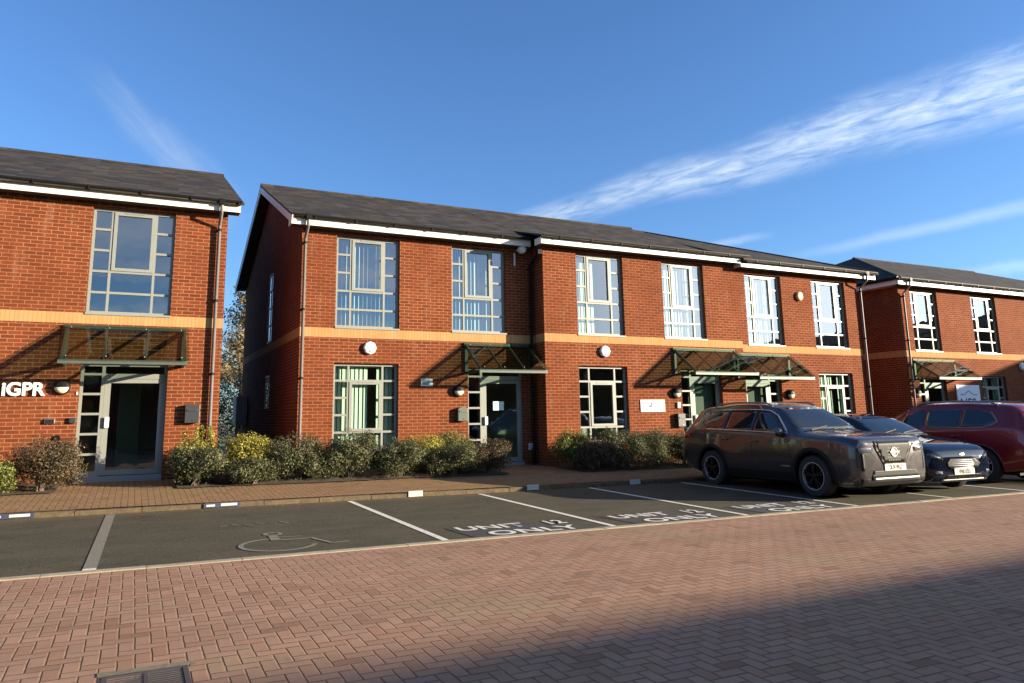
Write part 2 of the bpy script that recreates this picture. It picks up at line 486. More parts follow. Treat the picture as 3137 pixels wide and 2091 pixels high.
def herring(nt, b, c1, c2, c3, joint, moss):
    g = nt.new('ShaderNodeNewGeometry').outputs['Position']
    wob = nt.vm('MULTIPLY', nt.vm('SUBTRACT', nt.noise(g, 9.0, 2, 0.5, 0, 1), (0.5, 0.5, 0.5)), (0.010, 0.010, 0))
    x, y, z = nt.sep(nt.vm('ADD', g, wob))
    u = nt.m('MULTIPLY', nt.m('ADD', x, 50.0), 10.0); v = nt.m('MULTIPLY', nt.m('ADD', y, 50.0), 10.0)
    i = nt.m('FLOOR', u); j = nt.m('FLOOR', v)
    fu = nt.m('FRACT', u); fv = nt.m('FRACT', v)
    k = nt.m('FLOORED_MODULO', nt.m('SUBTRACT', i, j), 4.0)
    def eq(c): return nt.m('COMPARE', k, float(c), 0.1)
    e0, e1, e2, e3 = eq(0), eq(1), eq(2), eq(3)
    d = nt.m('MINIMUM', nt.m('ADD', fu, e1), nt.m('ADD', nt.m('SUBTRACT', 1.0, fu), e0))
    d = nt.m('MINIMUM', d, nt.m('ADD', fv, e2))
    d = nt.m('MINIMUM', d, nt.m('ADD', nt.m('SUBTRACT', 1.0, fv), e3))
    idv = nt.comb(nt.m('SUBTRACT', i, e1), nt.m('SUBTRACT', j, e2), 0.3)
    rnd = nt.white(idv)
    rel = nt.mapr(d, 0.015, 0.085, 0, 1, True)
    fine = nt.noise(g, 260.0, 3, 0.7)
    big = nt.noise(g, 0.55, 5, 0.6, 0.3)
    mid = nt.noise(g, 4.0, 5, 0.65)
    col = nt.ramp(rnd, [(0, c1), (0.5, c2), (1, c3)])
    col = nt.mix(nt.mapr(mid, 0.35, 0.75, 0, 0.35), col, tuple(0.62 * a for a in c1))
    col = nt.mix(nt.mapr(fine, 0.35, 0.62, 0, 0.6), col, tuple(0.5 * a for a in c2))
    col = nt.mix(nt.mapr(fine, 0.6, 0.72, 0, 0.35), col, (0.55, 0.42, 0.31))
    col = nt.mix(nt.mapr(big, 0.52, 0.68, 0, 0.65), col, moss)
    trk = nt.noise(nt.vm('MULTIPLY', g, (0.12, 1.6, 1)), 1.0, 5, 0.6, 0.3)
    col = nt.mix(nt.mapr(trk, 0.46, 0.66, 0, 0.55), col, tuple(0.55 * a for a in c2))
    oil = nt.noise(nt.vm('ADD', g, (7.3, 2.1, 0)), 1.4, 5, 0.7, 0.6)
    col = nt.mix(nt.mapr(oil, 0.62, 0.80, 0, 0.55), col, (0.075, 0.055, 0.040))
    jc = nt.mix(nt.mapr(nt.noise(g, 7.0, 3, 0.5), 0.4, 0.65, 0, 1), joint, tuple(min(1, a * 1.5) for a in joint))
    odd = nt.white(nt.vm('ADD', idv, (31.0, 7.0, 2.0)))
    col = nt.mix(nt.mapr(odd, 0.93, 0.97, 0, 0.45), col, tuple(0.45 * a for a in c1))
    col = nt.mix(rel, jc, col)
    nt.l.new(col, b.inputs['Base Color'])
    h = nt.m('ADD', nt.m('MULTIPLY', rel, 1.0), nt.m('ADD', nt.m('MULTIPLY', fine, 0.16), nt.m('MULTIPLY', rnd, 0.30)))
    nt.l.new(nt.bump(h, 1.0, 0.013), b.inputs['Normal'])
PAVER = mat('red_block_paving', rough=0.92, build=lambda nt, b: herring(nt, b, (0.325, 0.178, 0.115), (0.415, 0.247, 0.168), (0.35, 0.22, 0.16), (0.170, 0.108, 0.068), (0.25, 0.195, 0.115)), **{'Specular IOR Level': 0.12})
PAVER2 = mat('footpath_block_paving', rough=0.92, build=lambda nt, b: herring(nt, b, (0.28, 0.155, 0.080), (0.325, 0.195, 0.105), (0.27, 0.185, 0.095), (0.08, 0.055, 0.028), (0.22, 0.16, 0.07)), **{'Specular IOR Level': 0.12})

def asphalt_build(nt, b):
    g = nt.new('ShaderNodeNewGeometry').outputs['Position']
    a = nt.noise(g, 140.0, 3, 0.8)
    bg_ = nt.noise(nt.vm('MULTIPLY', g, (1.0, 2.2, 1)), 0.9, 5, 0.65, 0.4)
    sp = nt.noise(g, 14.0, 5, 0.7)
    col = nt.ramp(a, [(0.3, (0.034, 0.029, 0.020)), (0.52, (0.068, 0.058, 0.038)), (0.72, (0.135, 0.118, 0.080))])
    col = nt.mix(nt.mapr(bg_, 0.38, 0.62, 0, 0.75), col, (0.040, 0.041, 0.027))
    col = nt.mix(nt.mapr(sp, 0.52, 0.75, 0, 0.3), col, (0.09, 0.073, 0.048))
    vo = nt.new('ShaderNodeTexVoronoi', feature='DISTANCE_TO_EDGE'); nt.put(vo.inputs['Vector'], nt.vm('ADD', g, nt.vm('MULTIPLY', nt.noise(g, 2.0, 4, 0.6, 0, 1), (0.9, 0.9, 0)))); vo.inputs['Scale'].default_value = 0.42
    crack = nt.m('MULTIPLY', nt.mapr(vo.outputs[0], 0.0, 0.006, 1, 0), nt.mapr(nt.noise(g, 0.8, 2, 0.5), 0.5, 0.6, 0, 1))
    col = nt.mix(nt.m('MULTIPLY', crack, 0.7), col, (0.015, 0.014, 0.012))
    oil = nt.noise(nt.vm('ADD', g, (3.3, 9.1, 0)), 1.3, 4, 0.6, 0.5)
    col = nt.mix(nt.mapr(oil, 0.60, 0.72, 0, 0.6), col, (0.028, 0.026, 0.024))
    grit = nt.noise(g, 55.0, 2, 0.6)
    col = nt.mix(nt.mapr(grit, 0.58, 0.66, 0, 0.6), col, (0.17, 0.155, 0.125))
    y = nt.sep(g)[1]
    dirt = nt.m('MULTIPLY', nt.mapr(y, YP - 0.55, YP - 0.02, 0, 1), nt.mapr(sp, 0.35, 0.65, 0.2, 1))
    col = nt.mix(dirt, col, (0.12, 0.085, 0.04))
    nt.l.new(col, b.inputs['Base Color'])
    nt.l.new(nt.bump(a, 0.4, 0.006), b.inputs['Normal'])
ASPH = mat('asphalt', rough=0.95, build=asphalt_build, **{'Specular IOR Level': 0.15})

def noisy(c1, c2, s=8.0, bumpd=0.01, rough=0.95):
    def f(nt, b):
        g = nt.new('ShaderNodeNewGeometry').outputs['Position']
        n = nt.noise(g, s, 6, 0.7)
        n2 = nt.noise(g, s * 9, 3, 0.7)
        nt.l.new(nt.mix(nt.mapr(nt.m('ADD', n, nt.m('MULTIPLY', n2, 0.4)), 0.5, 0.95, 0, 1), c1, c2), b.inputs['Base Color'])
        nt.l.new(nt.bump(nt.m('ADD', n, n2), 0.5, bumpd), b.inputs['Normal'])
    return f
CONC = mat('weathered_concrete', rough=0.9, build=noisy((0.24, 0.20, 0.13), (0.34, 0.30, 0.22), 6))
SOIL = mat('bed_soil', rough=1.0, build=noisy((0.025, 0.018, 0.011), (0.07, 0.05, 0.03), 12, 0.04))
GRASS = mat('rough_grass', rough=1.0, build=noisy((0.05, 0.07, 0.02), (0.10, 0.10, 0.045), 3, 0.05))

# far ground
b = MB()
xs = [-600, -40, 70, 600]; ys = [-600, -40, 16.6, 600]
for i in range(3):
    for j in range(3):
        b.face([(xs[i], ys[j], gz(xs[i], ys[j]) - 0.03), (xs[i + 1], ys[j], gz(xs[i + 1], ys[j]) - 0.03), (xs[i + 1], ys[j + 1], gz(xs[i + 1], ys[j + 1]) - 0.03), (xs[i], ys[j + 1], gz(xs[i], ys[j + 1]) - 0.03)])
tag(b.build('ground', GRASS, fixn=False), kind='structure')
sheet('road', -40, 70, -9, YK, 0.0, PAVER)
sheet('parking_area', -40, 70, YK + 0.125, YP, 0.0, ASPH)
# flush concrete edging between the paving and the bays
b = MB()
x = -40.0
while x < 69:
    x2 = x + 0.914
    y0, y1 = YK + 0.001, YK + 0.124
    t = 0.008 + random.uniform(-0.003, 0.003)
    p = [(x, y0), (x2 - 0.006, y0), (x2 - 0.006, y1), (x, y1)]
    b.slab([(px, py, gz(px, py) + t) for px, py in p], 0.06)
    x = x2
tag(b.build('kerb', CONC), kind='structure')

def pathz(x, y):
    t = max(0, min(1, (y - YP) / (16.6 - YP)))
    return gz(x, YP) + 0.076 + t * 0.184
b = MB()
x = -40.0
while x < 69:
    x2 = min(70, x + 0.914)
    jz, jy = random.uniform(-0.006, 0.004), random.uniform(-0.008, 0.0)
    p = [(x, YP + jy), (x2 - 0.010, YP + jy), (x2 - 0.010, YP + 0.12), (x, YP + 0.12)]
    b.slab([(px, py, gz(px, YP) + 0.072 + jz) for px, py in p], 0.14)
    x = x2
tag(b.build('footpath_kerb', mat('brown_kerb_blocks', rough=0.95, build=noisy((0.05, 0.037, 0.020), (0.14, 0.095, 0.05), 9))), kind='structure')
sheet('footpath', -40, 70, YP + 0.121, 17.2, 0, PAVER2, nx=1, ny=1, zf=lambda x, y: pathz(x, min(y, 16.6)))
sheet('alley', 1.6, 3.25, 17.2, 40, 0, CONC, zf=lambda x, y: pathz(x, 16.6) + 0.004)

# planting beds: mounds of soil standing a little proud of the path
def bed(name, x0, x1, y0, y1, m=SOIL):
    b = MB()
    nx, ny = max(2, int((x1 - x0) / 0.25)), 10
    for i in range(nx):
        for j in range(ny):
            q = []
            for a, c in ((i, j), (i + 1, j), (i + 1, j + 1), (i, j + 1)):
                X = x0 + (x1 - x0) * a / nx; Y = y0 + (y1 - y0) * c / ny
                if c == 0: Y += 0.05 * math.sin(X * 11) + 0.04 * math.sin(X * 27 + 1)
                e = min(a, nx - a) / nx * 6; e = min(e, c / ny * 6, 1)
                q.append((X, Y, pathz(X, Y) + 0.004 + 0.03 * e + 0.02 * math.sin(X * 9 + Y * 5) * e))
            b.face(q)
    o = b.build(name, m, fixn=False)
    return tag(o, kind='structure')
bed('planting_bed', -9, -1.15, 15.1, 16.58)
bed('planting_bed', 0.80, 1.6, 15.05, 16.58)
bed('planting_bed', 1.62, 7.65, 15.0, 16.78)
bed('planting_bed', 9.40, 13.3, 14.8, 16.24)

# painted bay lines
PAINTW = mat('white_line_paint', rough=0.8, build=lambda nt, b: (lambda g, n: (
    nt.l.new(nt.mix(nt.mapr(n, 0.52, 0.64, 0, 0.85), (0.58, 0.56, 0.49), (0.16, 0.145, 0.11)), b.inputs['Base Color'])))(None, nt.noise(nt.new('ShaderNodeNewGeometry').outputs['Position'], 45.0, 4, 0.75)))
PAINTO = mat('worn_line_paint', rough=0.85, build=lambda nt, b: nt.l.new(nt.mix(nt.mapr(nt.noise(nt.new('ShaderNodeNewGeometry').outputs['Position'], 60.0, 5, 0.8), 0.42, 0.62, 0, 1), (0.19, 0.178, 0.14), (0.08, 0.07, 0.05)), b.inputs['Base Color']))
BLACKT = mat('black_painted_patch', rough=0.9, build=noisy((0.015, 0.015, 0.016), (0.035, 0.034, 0.032), 20, 0.004))

def strip(name, pts, m, dz=0.005, kind='structure'):
    b = MB(); b.face([(x, y, gz(x, y) + dz) for x, y in pts])
    return tag(b.build(name, m, fixn=False), kind=kind)
for k, (xt, xb) in enumerate(((-0.22, -0.30), (3.45, 3.48), (5.92, 5.93), (8.36, 8.30), (10.72, 10.69), (13.15, 13.12), (15.5, 15.5), (17.9, 17.9), (-2.7, -2.75), (-5.1, -5.1))):
    m = PAINTO if k in (0, 8, 9) else PAINTW
    h = 0.062 if m is PAINTO else 0.045
    yb = YK + 0.13
    strip('parking_line', [(xb - h, yb), (xb + h, yb), (xt + h, 12.95), (xt - h, 12.95)], m)
strip('parking_line', [(-0.36, YK + 0.13), (-0.24, YK + 0.13), (-0.238, YK + 0.22), (-0.358, YK + 0.22)], PAINTW, 0.008)

def text_mesh(s, size, bold=0.0, extrude=0.0, sx=1.0, spacing=1.0, align='LEFT'):
    c = bpy.data.curves.new('lettering', 'FONT')
    c.body = s; c.size = size; c.offset = bold; c.extrude = extrude; c.space_character = spacing
    c.align_x = align; c.resolution_u = 4
    o = bpy.data.objects.new('lettering', c)
    COL.objects.link(o)
    me = bpy.data.meshes.new_from_object(o.evaluated_get(bpy.context.evaluated_depsgraph_get()))
    bpy.data.objects.remove(o); bpy.data.curves.remove(c)
    for v in me.vertices: v.co.x *= sx
    return me

def ground_text(s, x, y, size, sx, m=PAINTW, dz=0.010, name='painted_lettering', bold=0.012, spacing=1.05):
    me = text_mesh(s, size, bold, 0, sx, spacing)
    for v in me.vertices:
        X, Y = x + v.co.x, y + v.co.y
        v.co = (X, Y, gz(X, Y) + dz)
    me.materials.append(m)
    me.name = name
    o = bpy.data.objects.new(name, me); COL.objects.link(o)
    return tag(o, kind='structure')
for dx in (0, 2.44, 4.84):
    strip('repaint_patch', [(3.88 + dx, 8.60), (5.60 + dx, 8.60), (5.60 + dx, 9.08), (5.05 + dx, 9.10), (5.05 + dx, 9.50), (3.80 + dx, 9.46)], BLACKT, 0.005)
    ground_text('UNIT', 3.90 + dx, 9.12, 0.42, 0.98)
    ground_text('12', 5.20 + dx, 9.12, 0.42, 0.72, spacing=1.1)
    ground_text('ONLY', 4.14 + dx, 8.64, 0.42, 1.12)

# worn wheelchair symbol
b = MB()
def arc(b, cx, cy, r, a0, a1, wdt, n=26):
    for k in range(n):
        t0, t1 = a0 + (a1 - a0) * k / n, a0 + (a1 - a0) * (k + 1) / n
        q = []
        for t, rr in ((t0, r - wdt / 2), (t0, r + wdt / 2), (t1, r + wdt / 2), (t1, r - wdt / 2)):
            X, Y = cx + rr * math.cos(t), cy + rr * math.sin(t)
            q.append((X, Y, gz(X, Y) + 0.006))
        b.face(q)
def seg(b, p, q, wd):
    p, q = Vector(p), Vector(q); n = (q - p).normalized(); n = Vector((-n.y, n.x)) * wd / 2
    b.face([(v.x, v.y, gz(v.x, v.y) + 0.006) for v in (p - n, q - n, q + n, p + n)])
arc(b, 1.62, 9.22, 0.42, R(95), R(340), 0.06)
arc(b, 1.68, 10.0, 0.10, 0, 2 * math.pi, 0.05, 14)
seg(b, (1.66, 9.86), (1.64, 9.5), 0.11)
seg(b, (1.60, 9.52), (2.06, 9.50), 0.055)
seg(b, (2.06, 9.52), (2.22, 9.02), 0.05)
seg(b, (2.20, 9.04), (2.42, 9.08), 0.05)
seg(b, (1.62, 9.72), (1.98, 9.70), 0.04)
for k in range(6):
    seg(b, (1.15 + k * 0.16, 10.95 + 0.1 * (k % 2)), (1.24 + k * 0.16, 10.97 - 0.05 * (k % 3)), 0.04)
tag(b.build('painted_wheelchair_symbol', PAINTO, fixn=False), kind='structure')

# ------------------------------------------------------------------ window / door builders (local: front wall plane at y=Y facing -Y)
def pane(b, x0, x1, z0, z1, y, mi=0):
    b.face([(x0, y, z0), (x1, y, z0), (x1, y, z1), (x0, y, z1)], mi)

def blinds(x0, x1, z0, z1, y, parent, style, seed):
    rnd = random.Random(seed)
    b = MB()
    n = max(3, int((x1 - x0) / 0.10))
    st = (x1 - x0) / n
    for i in range(n):
        cx = x0 + st * (i + 0.5)
        if style == 'semi': ang, hw = R(44 + rnd.uniform(-10, 10)), 0.047
        elif style == 'open': ang, hw = R(62 + rnd.uniform(-8, 8)), 0.045
        elif style == 'half':
            if (i / n) > 0.42 and (i / n) < 0.80 and rnd.random() < 0.9: continue
            ang, hw = R(12 + rnd.uniform(-8, 8)), 0.047
        elif style == 'left':
            if 0.52 < i / n < 0.66: continue
            ang, hw = R(14 + rnd.uniform(-6, 6)), 0.048
        else: ang, hw = R(20 + rnd.uniform(-12, 12)), 0.047
        dx, dy = hw * math.cos(ang), hw * math.sin(ang)
        b.face([(cx - dx, y - dy, z0), (cx + dx, y + dy, z0), (cx + dx, y + dy, z1), (cx - dx, y - dy, z1)])
    b.box((x0, y - 0.025, z1), (x1, y + 0.025, z1 + 0.035))
    return b.build('blind', BLINDB if style in ('open', 'semi') else BLIND, parent, fixn=False)

def window(par, x0, x1, z0, z1, Y, upper=True, blind=None, seed=0, label=None, lite=False):
    """grey frame, narrow side lights, centre casement"""
    y0, y1 = Y + 0.085, Y + 0.145
    f = 0.052
    s = (x1 - x0) * 0.235                    # width of side lights
    xa, xb = x0 + s, x1 - s
    rows = [z0 + (z1 - z0) * k / 5 for k in range(6)]
    b = MB()
    b.box((x0, y0, z0), (x1, y1, z0 + f)); b.box((x0, y0, z1 - f), (x1, y1, z1))
    b.box((x0, y0, z0 + f), (x0 + f, y1, z1 - f)); b.box((x1 - f, y0, z0 + f), (x1, y1, z1 - f))
    b.box((xa - 0.024, y0 + 0.003, z0 + f), (xa + 0.024, y1, z1 - f)); b.box((xb - 0.024, y0 + 0.003, z0 + f), (xb + 0.024, y1, z1 - f))
    if upper: r0, r1 = rows[2], rows[5] - f
    else: r0, r1 = rows[1], rows[4]
    for k in (1, 2, 3, 4):
        z = rows[k]
        h = 0.024
        b.box((x0 + f, y0 + 0.006, z - h), (xa - 0.024, y1 - 0.003, z + h)); b.box((xb + 0.024, y0 + 0.006, z - h), (x1 - f, y1 - 0.003, z + h))
        if not (r0 + 0.01 < z < r1 - 0.01):
            b.box((xa + 0.024, y0 + 0.006, z - h), (xb - 0.024, y1 - 0.003, z + h))
    b.box((x0 - 0.01, Y - 0.02, z0 - 0.035), (x1 + 0.01, y0 + 0.03, z0 + 0.006))
    w_ = b.build('window', FRAME, par)
    if label: w_['label'] = label
    c = MB()
    cz0 = r0 + 0.024 if upper else r0 + 0.024
    cz1 = r1 if upper else r1 - 0.024
    ca, cb = xa + 0.026, xb - 0.026
    t = 0.062
    c.box((ca, y0 - 0.012, cz0), (cb, y1 - 0.01, cz0 + t)); c.box((ca, y0 - 0.012, cz1 - t), (cb, y1 - 0.01, cz1))
    c.box((ca, y0 - 0.012, cz0 + t), (ca + t, y1 - 0.01, cz1 - t)); c.box((cb - t, y0 - 0.012, cz0 + t), (cb, y1 - 0.01, cz1 - t))
    c.box((ca + 0.2, y0 - 0.022, cz1 - 0.018), (cb - 0.2, y0 - 0.012, cz1 + 0.004))
    c.build('casement', FRAME, w_)
    g = MB(); pane(g, x0 + 0.01, x1 - 0.01, z0 + 0.01, z1 - 0.01, y1 - 0.025)
    g.build('pane', GLASS if upper else LOWGLASS, w_, fixn=False)
    if blind: blinds(x0 + 0.05, x1 - 0.05, z0 + 0.03, z1 - 0.07, y1 + 0.12, w_, blind, seed)
    return w_

def door(par, x0, x1, z0, z1, Y, side='L', label=None, sheet_on=False):
    y0, y1 = Y + 0.10, Y + 0.17
    fl = (lambda x: x) if side == 'L' else (lambda x: x0 + x1 - x)
    def B(b, xa, ya, za, xb, yb, zb, mi=0):
        b.box((fl(xa), ya, za), (fl(xb), yb, zb), mi)
    fr = MB(); f = 0.055
    sw = 0.37
    zt = z1 - 0.20                            # transom underside
    zb = z0 + 0.10
    B(fr, x0, y0, z0, x0 + f, y1, z1); B(fr, x1 - f, y0, z0, x1, y1, z1); B(fr, x0 + f, y0, z1 - f, x1 - f, y1, z1)
    B(fr, x0 + sw, y0 + 0.002, z0, x0 + sw + 0.06, y1, z1 - f)
    B(fr, x0 + sw + 0.06, y0 + 0.003, zt - 0.10, x1 - f, y1, zt)
    B(fr, x0 + f, y0 + 0.003, z0, x0 + sw, y1, zb)
    B(fr, x0 + f, y0 + 0.004, z1 - 0.235, x0 + sw, y1 - 0.002, z1 - 0.19)
    zz = z1 - 0.235 - 0.39
    while zz > zb + 0.12:
        B(fr, x0 + f, y0 + 0.004, zz, x0 + sw, y1 - 0.002, zz + 0.045)
        zz -= 0.39
    o = fr.build('door_frame', FRAME, par)
    if label: o['label'] = label
    th = MB(); B(th, x0, Y - 0.01, z0 - 0.14, x1, y1 + 0.02, z0 - 0.002)
    th.build('threshold', GREYC, o)
    lf = MB()
    lx0, lx1, lz0, lz1 = x0 + sw + 0.063, x1 - f - 0.003, z0 + 0.012, zt - 0.105
    yl0, yl1 = y0 + 0.008, y0 + 0.055
    B(lf, lx0, yl0, lz0, lx0 + 0.11, yl1, lz1); B(lf, lx1 - 0.075, yl0, lz0, lx1, yl1, lz1)
    B(lf, lx0 + 0.11, yl0, lz0, lx1 - 0.075, yl1, lz0 + 0.10); B(lf, lx0 + 0.11, yl0, lz1 - 0.08, lx1 - 0.075, yl1, lz1)
    lf.build('door_leaf', FRAME, o)
    hd = MB()
    hx = lx0 + 0.075
    if side == 'L':
        hd.box((hx - 0.035, yl0 - 0.06, z0 + 0.93), (hx + 0.045, yl0 - 0.03, z0 + 1.14))
        hd.box((hx - 0.03, yl0 - 0.035, z0 + 0.95), (hx - 0.01, yl0 + 0.001, z0 + 0.98)); hd.box((hx - 0.03, yl0 - 0.035, z0 + 1.09), (hx - 0.01, yl0 + 0.001, z0 + 1.12))
    else:
        hx = fl(lx0 + 0.04)
        hd.box((hx - 0.02, yl0 - 0.05, z0 + 0.95), (hx + 0.02, yl0 - 0.02, z0 + 1.12)); hd.box((hx - 0.01, yl0 - 0.021, z0 + 0.97), (hx + 0.01, yl0 + 0.001, z0 + 1.0))
    hd.build('door_handle', CHROME if side == 'X' else WHITEP, o, bevel=0.006)
    g = MB()
    pane(g, min(fl(x0 + 0.02), fl(x0 + sw)), max(fl(x0 + 0.02), fl(x0 + sw)), z0 + 0.01, z1 - 0.02, y1 - 0.03)
    pane(g, min(fl(x0 + sw + 0.02), fl(x1 - 0.02)), max(fl(x0 + sw + 0.02), fl(x1 - 0.02)), zt - 0.02, z1 - 0.02, y1 - 0.03)
    pane(g, min(fl(lx0 + 0.09), fl(lx1 - 0.06)), max(fl(lx0 + 0.09), fl(lx1 - 0.06)), lz0 + 0.08, lz1 - 0.06, yl0 + 0.02)
    g.build('pane', DOORGLASS, o, fixn=False)
    if sheet_on:
        s_ = MB(); s_.box((8.14, yl0 + 0.010, 1.55), (8.44, yl0 + 0.013, 1.77)); s_.build('paper_notice', PAPER, o)
    return o

def canopy(par, x0, x1, Y, zt, zb, dep=0.95, label=None, nr=2):
    """sloping glass sheet and glazed cheeks on steel brackets"""
    st = MB()
    e = 0.05
    yo = Y - dep
    for x in (x0 + e, x1 - e):
        st.beam((x, Y - 0.035, zt), (x, Y - 0.035, zb - 0.06), 0.05, 0.07, (1, 0, 0))
        st.beam((x, Y - 0.02, zt - 0.03), (x, yo + 0.03, zb + 0.0), 0.045, 0.075)
        st.beam((x, Y - 0.02, zb - 0.03), (x, yo + 0.03, zb - 0.03), 0.045, 0.06)
    for i in range(nr):
        x = x0 + (x1 - x0) * (i + 1) / (nr + 1)
        st.beam((x, Y - 0.02, zt - 0.03), (x, yo + 0.03, zb + 0.0), 0.028, 0.05)
    st.beam((x0, Y - 0.03, zt - 0.005), (x1, Y - 0.03, zt - 0.005), 0.05, 0.075)
    st.beam((x0, yo + 0.02, zb - 0.03), (x1, yo + 0.02, zb - 0.03), 0.035, 0.08)
    root = st.build('canopy', STEEL, par)
    if label: root['label'] = label
    g = MB()
    n = Vector((0, -(zt - zb), dep)).normalized() * 0.045
    a, c = Vector((x0 - 0.02, Y - 0.02, zt)) + n, Vector((x1 + 0.02, Y - 0.02, zt)) + n
    d_, e_ = Vector((x1 + 0.02, yo - 0.04, zb - 0.03)) + n, Vector((x0 - 0.02, yo - 0.04, zb - 0.03)) + n
    g.face([a, c, d_, e_])
    g.build('glass_sheet', CANGLASS, root, fixn=False)
    for x in (x0 + e - 0.03, x1 - e + 0.03):
        h = MB(); h.face([(x, Y - 0.03, zt - 0.04), (x, Y - 0.03, zb - 0.05), (x, yo + 0.05, zb - 0.05)])
        h.build('glass_cheek', CANGLASS, root, fixn=False)
    bo = MB()
    for i in range(4):
        x = x0 + 0.12 + (x1 - x0 - 0.24) * i / 3
        for t in (0.09, 0.92):
            p = a.lerp(e_, t); p.x = x
            bo = MB()
            bo.lathe([(0.014, 0), (0.014, 0.016), (0.007, 0.022)], (p.x, p.y, p.z), 'z', 8)
            bo.build('glazing_bolt', STEEL, root)
    return root

def wall_front(b, bb, x0, x1, z0, z1, Y, opens, band, depth=0.12):
    xs = sorted(set([x0, x1] + [v for o in opens for v in (o[0], o[1])]))
    zs = sorted(set([z0, z1, band[0], band[1]] + [v for o in opens for v in (o[2], o[3])]))
    zs = [z for z in zs if z0 <= z <= z1]
    for i in range(len(xs) - 1):
        for j in range(len(zs) - 1):
            xm, zm = (xs[i] + xs[i + 1]) / 2, (zs[j] + zs[j + 1]) / 2
            if any(o[0] < xm < o[1] and o[2] < zm < o[3] for o in opens): continue
            t = bb if band[0] < zm < band[1] else b
            t.face([(xs[i], Y, zs[j]), (xs[i + 1], Y, zs[j]), (xs[i + 1], Y, zs[j + 1]), (xs[i], Y, zs[j + 1])])
    for o in opens:
        a, c, d, e = o
        b.face([(a, Y, d), (a, Y + depth, d), (a, Y + depth, e), (a, Y, e)])
        b.face([(c, Y, d), (c, Y, e), (c, Y + depth, e), (c, Y + depth, d)])
        b.face([(a, Y, e), (a, Y + depth, e), (c, Y + depth, e), (c, Y, e)])
        b.face([(a, Y, d), (c, Y, d), (c, Y + depth, d), (a, Y + depth, d)])

def side_wall(b, bb, X, y0, y1, z0, z1, band, gable=None):
    """plane x=X; gable=(yridge,zridge)"""
    for t, a, c in ((b, z0, band[0]), (bb, band[0], band[1]), (b, band[1], z1)):
        t.face([(X, y0, a), (X, y1, a), (X, y1, c), (X, y0, c)])
    if gable: b.face([(X, y0, z1), (X, y1, z1), (X, gable[0], gable[1])])

def interior(par, x0, x1, Y, yb, zt, zf=3.3):
    b = MB()
    b.box((x0 + 0.02, Y + 0.35, zf), (x1 - 0.02, yb - 0.1, zf + 0.2), 1)
    b.box((x0 + 0.02, Y + 0.16, -0.05), (x1 - 0.02, yb - 0.1, 0.18), 1)
    b.box((x0 + 0.02, Y + 0.2, zt - 0.02), (x1 - 0.02, yb - 0.1, zt + 0.0), 0)
    b.box((x0 + 0.02, Y + 4.2, 0.19), (x1 - 0.02, Y + 4.3, zf - 0.01), 0)
    b.box((x0 + 0.02, Y + 4.2, zf + 0.21), (x1 - 0.02, Y + 4.3, zt - 0.03), 0)
    return b.build('interior', [INTW, INTF], par)

def eaves(par, x0, x1, Y, zf, joints=True, ends=(True, True)):
    """white fascia, soffit and black gutter in front of wall plane Y"""
    yf = Y - 0.30
    b = MB()
    b.box((x0, yf, zf), (x1, yf + 0.022, zf + 0.19))
    if ends[0]: b.box((x0, yf + 0.022, zf), (x0 + 0.02, Y + 0.05, zf + 0.17))
    if ends[1]: b.box((x1 - 0.02, yf + 0.022, zf), (x1, Y + 0.05, zf + 0.17))
    b.build('fascia', FASCIA, par)
    s_ = MB(); s_.box((x0 + 0.005, yf + 0.012, zf + 0.004), (x1 - 0.005, Y + 0.02, zf + 0.018))
    s_.build('soffit', SOFFIT, par)
    g = MB()
    r = 0.062; n = 8
    yc, zc = yf - r - 0.002, zf + 0.215
    pr = [(yc + r * math.cos(math.pi + math.pi * k / n), zc + r * math.sin(math.pi + math.pi * k / n)) for k in range(n + 1)]
    pr = [(yc - r, zc + 0.012)] + pr + [(yc + r, zc + 0.012)]
    for k in range(len(pr) - 1):
        g.face([(x0, *pr[k]), (x1, *pr[k]), (x1, *pr[k + 1]), (x0, *pr[k + 1])])
    for xx in (x0, x1):
        g.face([(xx, *p) for p in pr])
    x = x0 + 0.5
    while x < x1:
        g.box((x, yc - r - 0.006, zc - r - 0.004), (x + 0.03, yc + r, zc + 0.014)); x += 0.95
    g.build('gutter', BLACKP, par, fixn=False)
    return yc, zc

def downpipe(par, x, Y, ztop, zbot, yc, zc, m=PIPE, label=None):
    p = MB()
    r = 0.036
    p.tube([(x, yc, zc - 0.05), (x, yc, ztop - 0.06), (x, Y - 0.075, ztop - 0.30), (x, Y - 0.075, zbot)], r, 12)
    o = p.build('downpipe', m, par, smooth=True)
    c = MB()
    z = ztop - 0.42
    while z > zbot + 0.3:
        c = MB()
        c.lathe([(r + 0.008, 0), (r + 0.008, 0.05)], (x, Y - 0.075, z), 'z', 12)
        c.box((x - 0.05, Y - 0.045, z + 0.005), (x + 0.05, Y - 0.001, z + 0.04))
        c.build('pipe_bracket', BLACKP, o)
        z -= 1.55
    h = MB(); h.box((x - 0.06, yc - 0.072, zc - 0.10), (x + 0.06, yc + 0.05, zc + 0.02))
    h.build('gutter_outlet', BLACKP, o)
    if label: o['label'] = label
    return o

